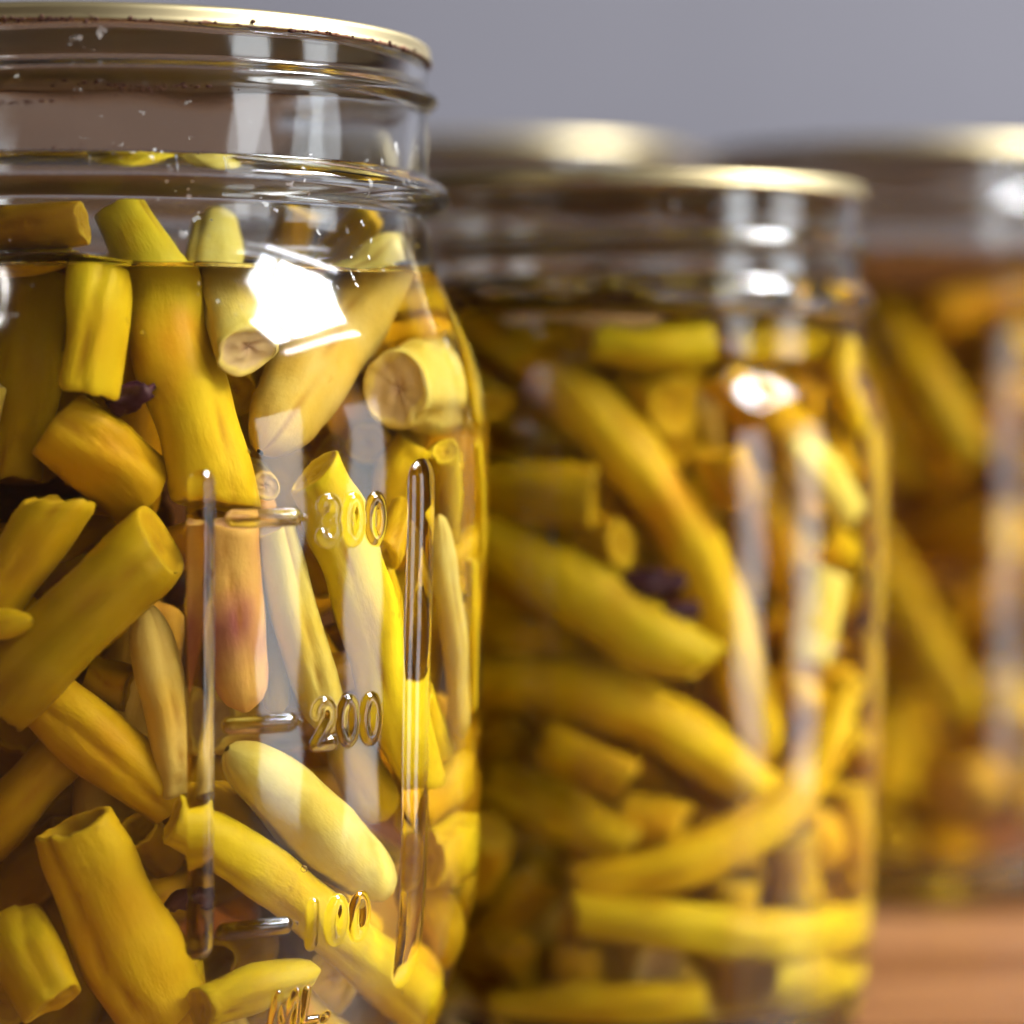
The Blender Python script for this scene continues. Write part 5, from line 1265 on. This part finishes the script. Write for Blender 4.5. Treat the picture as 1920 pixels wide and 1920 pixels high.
REAR_THIRD = [
    ([(5.84,20.72,5.57),(4.71,19.86,5.40),(3.91,18.72,5.20)], [0.34,0.39,0.36], 'gold'),
    ([(9.61,20.37,7.23),(9.60,19.57,7.82),(9.58,18.78,8.41)], [0.42,0.47,0.43], 'olive'),
    ([(7.91,20.58,8.38),(6.72,19.79,8.15),(5.70,18.79,7.91)], [0.37,0.42,0.40], 'amber'),
    ([(5.61,18.79,9.71),(6.66,18.97,8.71),(7.65,19.32,7.69)], [0.37,0.39,0.39], 'olive'),
    ([(4.52,18.94,3.21),(4.48,19.03,2.00),(4.55,18.96,0.80)], [0.33,0.38,0.34], 'gold'),
    ([(5.26,18.97,10.41),(4.64,19.71,9.82),(4.35,20.52,9.11)], [0.49,0.49,0.43], 'olive'),
    ([(5.29,21.40,5.72),(4.90,20.22,6.33),(4.63,18.99,6.92)], [0.41,0.41,0.36], 'amber'),
    ([(9.31,19.03,6.65),(8.67,19.35,8.16),(8.04,19.52,9.69)], [0.41,0.47,0.45], 'amber'),
    ([(4.56,19.07,9.08),(4.74,20.04,8.64),(4.83,21.02,8.23)], [0.39,0.45,0.38], 'amber'),
    ([(5.10,19.13,7.41),(5.44,20.47,7.62),(5.60,21.83,7.88)], [0.39,0.41,0.38], 'olive'),
    ([(8.49,21.21,10.59),(9.29,20.22,10.61),(10.04,19.19,10.66)], [0.34,0.38,0.33], 'olive'),
    ([(6.07,19.26,6.83),(6.10,19.19,4.78),(6.05,19.25,2.73)], [0.44,0.46,0.42], 'olive'),
    ([(6.10,19.24,0.88),(6.25,19.81,1.80),(6.40,20.38,2.73)], [0.35,0.39,0.38], 'amber'),
    ([(7.12,19.26,3.71),(7.67,20.41,3.47),(8.12,21.61,3.26)], [0.36,0.40,0.37], 'gold'),
    ([(9.77,19.30,4.82),(9.58,20.30,3.61),(8.97,21.29,2.53)], [0.46,0.50,0.45], 'gold'),
    ([(8.21,19.52,3.83),(8.21,20.54,2.73),(8.49,21.44,1.57)], [0.33,0.38,0.34], 'gold'),
    ([(4.68,19.67,4.05),(4.61,19.78,2.56),(4.59,19.84,1.08)], [0.44,0.45,0.42], 'olive'),
    ([(8.71,20.95,3.60),(8.02,20.12,4.28),(7.03,19.68,4.98)], [0.46,0.49,0.44], 'olive'),
    ([(7.78,19.76,1.95),(7.28,20.81,2.66),(6.84,21.92,3.35)], [0.37,0.39,0.37], 'pale'),
    ([(5.32,19.87,3.76),(6.39,19.89,3.25),(7.47,19.77,2.76)], [0.34,0.38,0.35], 'olive'),
    ([(8.99,19.81,4.52),(8.73,20.10,6.47),(8.50,20.26,8.45)], [0.34,0.39,0.38], 'amber'),
    ([(9.26,19.87,8.99),(8.45,20.65,9.61),(7.76,21.57,10.17)], [0.37,0.40,0.38], 'olive'),
    ([(7.98,20.00,6.77),(7.11,20.49,7.24),(6.18,20.78,7.76)], [0.43,0.43,0.43], 'olive'),
    ([(4.46,20.50,3.10),(5.17,20.96,2.61),(5.92,21.35,2.13)], [0.35,0.37,0.34], 'gold'),
    ([(6.27,21.58,8.32),(6.42,21.13,6.31),(6.56,20.54,4.35)], [0.38,0.44,0.40], 'gold'),
    ([(7.37,20.68,10.30),(6.45,20.96,10.40),(5.63,21.47,10.42)], [0.42,0.46,0.41], 'olive'),
    ([(7.25,20.76,4.80),(7.29,21.10,5.68),(7.28,21.31,6.61)], [0.49,0.50,0.49], 'amber'),
    ([(5.98,20.78,3.20),(6.95,20.90,3.76),(7.90,21.17,4.30)], [0.43,0.50,0.48], 'olive'),
    ([(9.35,20.87,4.14),(9.30,20.79,5.30),(9.13,21.04,6.43)], [0.47,0.48,0.45], 'gold'),
    ([(6.40,22.11,2.56),(5.70,21.44,3.16),(4.98,20.80,3.76)], [0.32,0.37,0.33], 'gold'),
    ([(5.35,21.17,9.11),(6.40,20.92,9.38),(7.48,20.88,9.59)], [0.45,0.48,0.43], 'amber'),
    ([(7.64,20.92,1.35),(6.18,20.94,1.58),(4.72,20.93,1.81)], [0.38,0.40,0.39], 'gold'),
    ([(9.26,21.10,9.96),(8.94,20.99,8.48),(8.52,20.93,7.02)], [0.41,0.42,0.39], 'amber'),
    ([(7.31,21.06,7.49),(6.93,21.67,9.13),(6.51,21.98,10.83)], [0.31,0.37,0.36], 'amber'),
    ([(5.02,21.16,4.93),(6.09,21.34,4.61),(7.10,21.68,4.27)], [0.40,0.44,0.40], 'olive'),
    ([(7.89,21.39,0.91),(7.62,21.81,1.70),(7.31,22.17,2.52)], [0.34,0.38,0.37], 'olive'),
    ([(8.63,21.61,7.94),(8.51,21.71,6.94),(7.99,21.78,6.08)], [0.41,0.47,0.44], 'olive'),
    ([(7.39,22.07,6.98),(7.38,22.14,8.11),(7.48,22.06,9.24)], [0.39,0.40,0.38], 'amber'),
]
BEANS_THIRD = [
    ([(6.66,15.89,1.27),(6.39,17.30,1.07),(5.73,18.60,1.03)], [0.36,0.40,0.34], 'olive'),
    ([(6.83,16.45,3.51),(6.32,16.02,2.56),(5.93,16.05,1.47)], [0.32,0.37,0.37], 'gold'),
    ([(7.89,16.04,7.76),(7.19,16.44,9.05),(6.58,17.15,10.24)], [0.37,0.43,0.39], 'olive'),
    ([(7.77,16.04,3.33),(6.99,16.30,4.93),(6.21,16.56,6.52)], [0.39,0.41,0.39], 'olive'),
    ([(5.72,16.14,9.05),(5.63,16.96,8.44),(5.10,17.72,7.98)], [0.33,0.37,0.32], 'amber'),
    ([(8.29,16.23,3.68),(8.90,16.83,3.20),(9.41,17.51,2.73)], [0.35,0.36,0.34], 'gold'),
    ([(5.39,16.42,7.07),(4.90,17.00,7.74),(4.42,17.60,8.40)], [0.39,0.40,0.35], 'olive'),
    ([(5.57,17.44,6.49),(5.74,17.09,5.08),(5.85,16.51,3.75)], [0.34,0.37,0.31], 'gold'),
    ([(7.24,16.52,10.17),(8.16,17.19,10.42),(9.19,17.67,10.68)], [0.38,0.40,0.38], 'amber'),
    ([(5.25,16.61,1.28),(4.65,17.25,1.99),(4.20,18.07,2.60)], [0.39,0.43,0.37], 'gold'),
    ([(7.23,19.20,1.46),(6.29,17.84,2.31),(5.20,16.63,3.17)], [0.44,0.47,0.41], 'olive'),
    ([(4.14,17.67,9.03),(4.69,17.20,9.61),(5.00,16.65,10.28)], [0.35,0.37,0.36], 'olive'),
    ([(7.41,17.27,4.87),(6.99,17.15,3.43),(6.64,16.68,2.03)], [0.39,0.44,0.42], 'gold'),
    ([(8.55,16.69,6.51),(7.81,17.69,6.35),(7.07,18.70,6.19)], [0.46,0.49,0.43], 'olive'),
    ([(8.86,18.31,5.87),(8.27,17.62,5.61),(8.12,16.75,5.24)], [0.37,0.40,0.39], 'amber'),
    ([(5.73,17.19,10.06),(6.32,16.91,8.72),(6.89,16.77,7.36)], [0.37,0.40,0.34], 'gold'),
    ([(4.93,16.85,5.96),(4.60,17.42,5.26),(4.15,17.97,4.60)], [0.35,0.39,0.35], 'gold'),
    ([(8.89,17.63,2.11),(8.50,17.39,3.07),(8.43,16.86,3.99)], [0.38,0.40,0.36], 'pale'),
    ([(8.81,16.86,9.84),(8.30,17.65,9.56),(7.95,18.50,9.23)], [0.33,0.37,0.34], 'olive'),
    ([(7.33,17.31,7.75),(8.09,17.18,8.35),(8.77,16.94,8.99)], [0.37,0.37,0.36], 'amber'),
    ([(9.39,16.98,3.99),(9.63,17.19,5.86),(9.86,17.43,7.73)], [0.40,0.41,0.41], 'olive'),
    ([(9.60,17.22,0.92),(9.32,18.96,1.09),(9.44,20.73,1.12)], [0.34,0.38,0.36], 'olive'),
    ([(8.33,18.63,8.53),(9.18,18.09,8.36),(9.77,17.27,8.34)], [0.32,0.36,0.35], 'amber'),
    ([(6.63,17.32,5.92),(5.98,17.71,4.43),(5.68,18.08,2.82)], [0.31,0.36,0.31], 'olive'),
    ([(7.33,17.45,0.91),(7.81,18.55,0.89),(7.91,19.74,0.98)], [0.36,0.42,0.39], 'gold'),
    ([(7.50,17.48,10.07),(6.12,17.88,9.38),(4.85,18.48,8.60)], [0.39,0.40,0.39], 'amber'),
    ([(8.87,17.56,4.73),(9.16,18.35,5.19),(9.72,19.01,5.58)], [0.41,0.45,0.44], 'gold'),
    ([(6.32,17.67,7.41),(5.94,18.00,6.51),(5.63,18.34,5.59)], [0.32,0.36,0.32], 'olive'),
    ([(5.22,19.15,5.95),(5.16,18.42,6.63),(5.10,17.70,7.32)], [0.35,0.37,0.35], 'amber'),
    ([(8.77,19.23,3.11),(8.33,18.53,3.50),(8.13,17.71,3.83)], [0.40,0.47,0.40], 'amber'),
    ([(9.20,17.81,9.52),(8.22,17.83,8.44),(7.35,18.01,7.29)], [0.32,0.37,0.35], 'olive'),
    ([(4.15,18.44,8.56),(4.07,18.21,9.63),(4.30,17.83,10.63)], [0.36,0.40,0.35], 'amber'),
    ([(4.68,17.89,3.73),(5.23,19.02,2.47),(5.40,20.35,1.30)], [0.41,0.46,0.45], 'gold'),
    ([(4.96,17.91,6.00),(4.94,18.21,5.04),(4.74,18.58,4.11)], [0.40,0.44,0.41], 'gold'),
    ([(6.96,20.40,5.57),(7.80,19.06,6.49),(9.01,17.91,7.25)], [0.35,0.37,0.33], 'olive'),
    ([(6.35,19.17,1.98),(5.57,18.51,1.82),(4.72,17.96,1.65)], [0.40,0.46,0.45], 'olive'),
    ([(10.25,19.43,2.07),(9.33,18.81,1.85),(8.61,17.97,1.61)], [0.35,0.37,0.35], 'olive'),
    ([(9.08,20.44,2.09),(8.54,19.22,1.96),(7.86,18.07,1.86)], [0.38,0.43,0.39], 'pale'),
    ([(6.72,18.72,4.14),(7.02,18.26,3.27),(7.36,18.18,2.30)], [0.38,0.42,0.40], 'olive'),
    ([(8.43,18.19,10.49),(6.89,18.95,10.04),(5.37,19.73,9.57)], [0.41,0.47,0.41], 'amber'),
    ([(7.05,18.23,8.48),(6.42,18.49,7.76),(5.63,18.41,7.17)], [0.35,0.38,0.37], 'gold'),
    ([(8.79,18.31,4.17),(8.01,18.52,4.83),(7.29,18.99,5.42)], [0.37,0.37,0.33], 'gold'),
]
REAR_FOURTH = [
    ([(0.74,22.04,7.50),(1.57,22.47,7.80),(2.30,23.06,8.10)], [0.44,0.48,0.45], 'gold'),
    ([(-1.72,25.24,9.36),(-1.69,24.36,9.90),(-1.77,23.50,10.48)], [0.45,0.48,0.41], 'gold'),
    ([(1.66,25.02,6.80),(1.56,23.26,6.98),(1.88,21.52,7.03)], [0.40,0.45,0.45], 'olive'),
    ([(1.77,21.15,4.82),(1.33,21.54,5.64),(1.00,22.15,6.37)], [0.39,0.40,0.38], 'olive'),
    ([(1.66,20.22,4.82),(1.16,21.19,3.94),(0.24,21.98,3.24)], [0.32,0.36,0.31], 'pale'),
    ([(0.32,20.30,4.78),(-0.92,20.21,3.86),(-2.09,20.39,2.86)], [0.46,0.46,0.42], 'pale'),
    ([(-0.21,23.84,8.47),(-0.54,23.74,9.53),(-0.95,23.96,10.54)], [0.45,0.45,0.45], 'gold'),
    ([(1.79,22.60,4.72),(0.06,22.36,5.85),(-1.61,21.92,7.00)], [0.48,0.49,0.43], 'olive'),
    ([(-3.54,24.39,10.79),(-3.55,24.26,9.35),(-3.62,24.27,7.90)], [0.34,0.37,0.32], 'gold'),
    ([(-3.22,23.67,7.93),(-2.86,23.17,6.90),(-2.55,22.57,5.91)], [0.36,0.40,0.36], 'pale'),
    ([(-0.87,19.90,0.73),(-0.30,19.71,1.73),(0.24,19.51,2.75)], [0.35,0.37,0.33], 'olive'),
    ([(-3.37,21.11,5.41),(-2.86,22.10,5.32),(-2.34,23.07,5.23)], [0.36,0.36,0.34], 'gold'),
    ([(-3.17,20.89,4.71),(-2.67,21.46,3.28),(-1.94,21.69,1.85)], [0.36,0.38,0.33], 'gold'),
    ([(2.22,23.74,9.17),(1.07,24.14,8.53),(0.18,24.83,7.74)], [0.42,0.47,0.41], 'olive'),
    ([(-0.34,26.18,7.59),(-0.66,24.92,8.08),(-1.20,23.75,8.63)], [0.43,0.44,0.42], 'gold'),
    ([(0.17,24.84,10.32),(-0.68,25.26,10.19),(-1.65,25.31,10.18)], [0.42,0.47,0.41], 'olive'),
    ([(-0.58,20.84,2.84),(-1.26,20.71,2.13),(-1.93,20.61,1.42)], [0.44,0.46,0.39], 'gold'),
    ([(0.92,25.21,5.71),(1.26,23.85,5.70),(1.90,22.62,5.55)], [0.39,0.40,0.40], 'pale'),
    ([(-1.00,22.70,3.32),(-1.81,23.57,4.45),(-2.75,24.07,5.70)], [0.42,0.47,0.41], 'gold'),
    ([(-1.12,21.00,1.33),(-0.00,20.57,1.10),(1.10,20.12,0.89)], [0.35,0.38,0.36], 'pale'),
    ([(2.18,21.25,0.80),(2.22,21.35,1.98),(2.49,21.23,3.12)], [0.34,0.38,0.37], 'amber'),
    ([(-3.44,21.93,2.11),(-3.05,23.01,3.12),(-2.94,24.04,4.23)], [0.45,0.50,0.44], 'amber'),
    ([(-3.37,25.11,6.67),(-3.38,25.14,8.06),(-3.33,25.09,9.46)], [0.38,0.42,0.39], 'olive'),
    ([(0.66,25.77,8.06),(0.17,25.93,9.06),(-0.30,25.96,10.09)], [0.36,0.40,0.39], 'gold'),
    ([(-0.96,24.88,7.01),(-1.57,25.22,7.70),(-2.12,25.76,8.33)], [0.37,0.43,0.37], 'gold'),
    ([(0.32,25.32,3.44),(0.04,23.87,3.80),(-0.16,22.41,4.12)], [0.41,0.48,0.47], 'amber'),
    ([(2.30,21.96,2.93),(1.70,21.75,2.20),(1.18,21.80,1.39)], [0.36,0.38,0.33], 'gold'),
    ([(-2.93,23.77,2.53),(-3.17,22.73,1.68),(-3.59,21.69,0.88)], [0.38,0.44,0.42], 'gold'),
    ([(-2.59,21.43,0.95),(-2.42,22.15,1.49),(-2.40,22.83,2.09)], [0.35,0.41,0.37], 'olive'),
    ([(-1.58,23.83,5.77),(-1.56,24.83,5.33),(-1.31,25.76,4.82)], [0.36,0.38,0.34], 'pale'),
    ([(0.89,23.42,4.72),(1.64,24.02,3.16),(2.56,24.31,1.61)], [0.44,0.48,0.41], 'olive'),
    ([(1.21,22.47,2.91),(-0.01,23.12,3.01),(-1.11,23.96,3.03)], [0.39,0.44,0.38], 'olive'),
    ([(-0.59,22.28,1.59),(0.70,22.94,1.76),(2.12,23.21,1.97)], [0.43,0.45,0.39], 'gold'),
    ([(2.34,24.81,2.48),(2.08,24.80,3.89),(1.99,24.55,5.31)], [0.33,0.39,0.38], 'amber'),
    ([(0.82,24.40,4.99),(-0.15,24.65,4.73),(-1.15,24.80,4.51)], [0.36,0.41,0.39], 'olive'),
    ([(1.82,23.37,1.04),(1.15,22.68,0.94),(0.32,22.20,0.84)], [0.35,0.37,0.36], 'gold'),
    ([(-2.27,26.11,6.63),(-1.34,26.17,6.45),(-0.47,25.78,6.40)], [0.39,0.42,0.39], 'pale'),
    ([(-2.04,23.39,2.12),(-0.81,23.51,2.15),(0.42,23.53,2.19)], [0.42,0.49,0.45], 'gold'),
    ([(-1.77,25.66,5.93),(-1.01,26.06,5.36),(-0.28,26.50,4.78)], [0.39,0.42,0.39], 'gold'),
    ([(-1.04,24.83,3.32),(-2.03,25.03,3.81),(-3.02,24.99,4.35)], [0.45,0.45,0.44], 'gold'),
    ([(-3.40,24.43,2.02),(-2.90,24.99,2.63),(-2.45,25.59,3.25)], [0.31,0.36,0.31], 'olive'),
    ([(-0.76,24.75,2.00),(-1.48,24.38,1.37),(-2.15,23.92,0.76)], [0.34,0.38,0.36], 'amber'),
    ([(-2.96,24.73,1.67),(-2.00,25.06,1.93),(-1.04,25.38,2.19)], [0.34,0.37,0.34], 'pale'),
    ([(-0.15,26.32,2.40),(0.85,25.83,1.86),(1.63,24.95,1.48)], [0.35,0.41,0.39], 'olive'),
]
BEANS_FOURTH = [
    ([(-0.88,19.46,7.22),(-1.14,19.58,8.32),(-1.42,19.86,9.38)], [0.41,0.46,0.44], 'gold'),
    ([(-3.26,21.04,10.58),(-2.66,20.80,9.77),(-2.08,20.78,8.91)], [0.42,0.44,0.38], 'gold'),
    ([(-1.44,20.81,7.87),(-0.58,20.76,9.14),(0.35,20.88,10.34)], [0.39,0.40,0.39], 'pale'),
    ([(-2.74,24.77,10.41),(-2.85,22.94,9.60),(-3.34,21.13,8.92)], [0.41,0.45,0.43], 'pale'),
    ([(-0.22,21.67,10.53),(1.33,21.97,10.31),(2.85,22.34,10.08)], [0.47,0.50,0.45], 'olive'),
    ([(-1.61,22.29,9.47),(-1.84,21.64,8.82),(-2.32,21.07,8.24)], [0.44,0.47,0.44], 'gold'),
    ([(0.02,21.39,9.55),(0.38,22.39,8.76),(0.96,23.25,7.92)], [0.37,0.42,0.39], 'amber'),
    ([(0.10,20.74,7.67),(1.17,21.16,8.00),(2.28,21.44,8.35)], [0.36,0.40,0.36], 'gold'),
    ([(-4.10,22.67,7.84),(-4.00,22.32,9.03),(-3.74,21.92,10.18)], [0.37,0.42,0.38], 'pale'),
    ([(-0.03,20.13,6.14),(-1.51,20.54,6.35),(-3.00,20.87,6.59)], [0.47,0.50,0.43], 'gold'),
    ([(-3.45,21.39,6.37),(-2.69,22.34,7.45),(-2.22,23.38,8.60)], [0.36,0.41,0.37], 'pale'),
    ([(-0.91,19.70,5.32),(-0.96,21.45,5.33),(-0.65,23.17,5.22)], [0.38,0.41,0.41], 'gold'),
    ([(0.57,23.21,9.04),(0.52,23.85,9.99),(0.85,24.61,10.79)], [0.32,0.37,0.33], 'gold'),
    ([(-0.78,23.63,5.98),(-0.80,22.93,7.41),(-0.46,22.12,8.74)], [0.47,0.48,0.45], 'olive'),
    ([(1.90,20.66,6.24),(2.40,21.71,5.59),(3.10,22.61,4.90)], [0.38,0.38,0.33], 'gold'),
    ([(1.31,20.92,6.53),(0.74,20.91,4.77),(0.30,20.86,2.97)], [0.43,0.43,0.38], 'amber'),
]
SCRAPS = [
    ('dark purple scrap beside the small round bean end in the second jar', (1.62,3.11,6.51)),
    ('dark purple scrap above the torn point in the second jar', (1.84,3.13,6.45)),
    ('dark purple scrap touching the arching bean in the second jar', (2.04,3.17,6.11)),
    ('dark purple scrap left of the fat curved bean in the front jar', (-3.91,-3.13,8.74)),
    ('dark purple scrap low in the front jar left of the lowest dash', (-3.43,-2.93,3.64)),
]


s = 0


def bean_mass(rows, parent_loc, label):
    """beans at the far side of a jar, hidden behind the others: one mass"""
    global s
    bm = bmesh.new()
    for P, rad, col in rows:
        s += 1
        o = make_bean(P, rad, 'gold', ('tip', 'tip'), s, None, None, .6)
        o.data.transform(o.matrix_basis)
        bm.from_mesh(o.data)
        me = o.data
        bpy.data.objects.remove(o)
        bpy.data.meshes.remove(me)
    me = bpy.data.meshes.new('bean_mass')
    bm.to_mesh(me)
    bm.free()
    me.materials.append(M['bean_gold'])
    me.shade_smooth()
    obj('bean_mass', me, None, (0, 0, 0), label, 'beans', None, 'stuff')


for lab, P, rad, col, ends in BEANS_FRONT:
    s += 1
    make_bean(P, rad, col, ends, s, lab, 'beans against the glass of the front jar', 1.3)
for P, rad, col in DEEP_FRONT:
    s += 1
    make_bean(P, rad, col, ('cut', 'cut'), s, 'plain yellow bean filling in behind the larger beans of the front jar', 'beans deep inside the front jar')
for lab, P, rad, col, ends in BEANS_SECOND:
    s += 1
    make_bean(P, rad, col, ends, s, lab, 'beans against the glass of the second jar')
for P, rad, col in DEEP_SECOND:
    s += 1
    make_bean(P, rad, col, ('cut', 'cut'), s, 'plain yellow bean filling in behind the larger beans of the second jar', 'beans deep inside the second jar', .8)
for P, rad, col in BEANS_THIRD:
    s += 1
    make_bean(P, rad, col, ('cut', 'cut'), s, 'blurred bean inside the tall jar at the right edge', 'beans inside the blurred jar at the right edge', .7)
for P, rad, col in BEANS_FOURTH:
    s += 1
    make_bean(P, rad, col, ('cut', 'cut'), s, 'blurred yellow bean inside the tall jar behind the second jar', 'beans inside the blurred jar behind the second jar', .7)
m = plain('dark_purple_skin', (.075, .022, .035), .45, .3)
for lab, pts in SCRAPS:
    bm = bmesh.new()
    r_ = bmesh.ops.create_icosphere(bm, subdivisions=3, radius=1)
    c0 = Vector(pts) * CM
    for v in bm.verts:
        k = 1 + .7 * noise.noise(v.co * 1.6 + c0 * 300) + .4 * noise.noise(v.co * 4.5 + c0 * 500)
        v.co = Vector((v.co.x * .25 * k + .12 * v.co.z, v.co.y * .12 * k, v.co.z * .15 * k)) * CM * (.55 + .5 * abs(math.sin(c0.x * 9000 + c0.z * 7000)))
    me = bpy.data.meshes.new('spice_scrap')
    bm.to_mesh(me)
    bm.free()
    me.materials.append(m)
    me.shade_smooth()
    obj('spice_scrap', me, None, c0, lab, 'spice', 'dark scraps among the beans')
bean_mass(REAR_FRONT, None, 'yellow beans massed at the far side of the front jar')
bean_mass(REAR_SECOND, None, 'yellow beans massed at the far side of the second jar')
bean_mass(REAR_THIRD, None, 'yellow beans massed at the far side of the tall jar at the right edge')
bean_mass(REAR_FOURTH, None, 'yellow beans massed low in the tall jar behind the second jar')
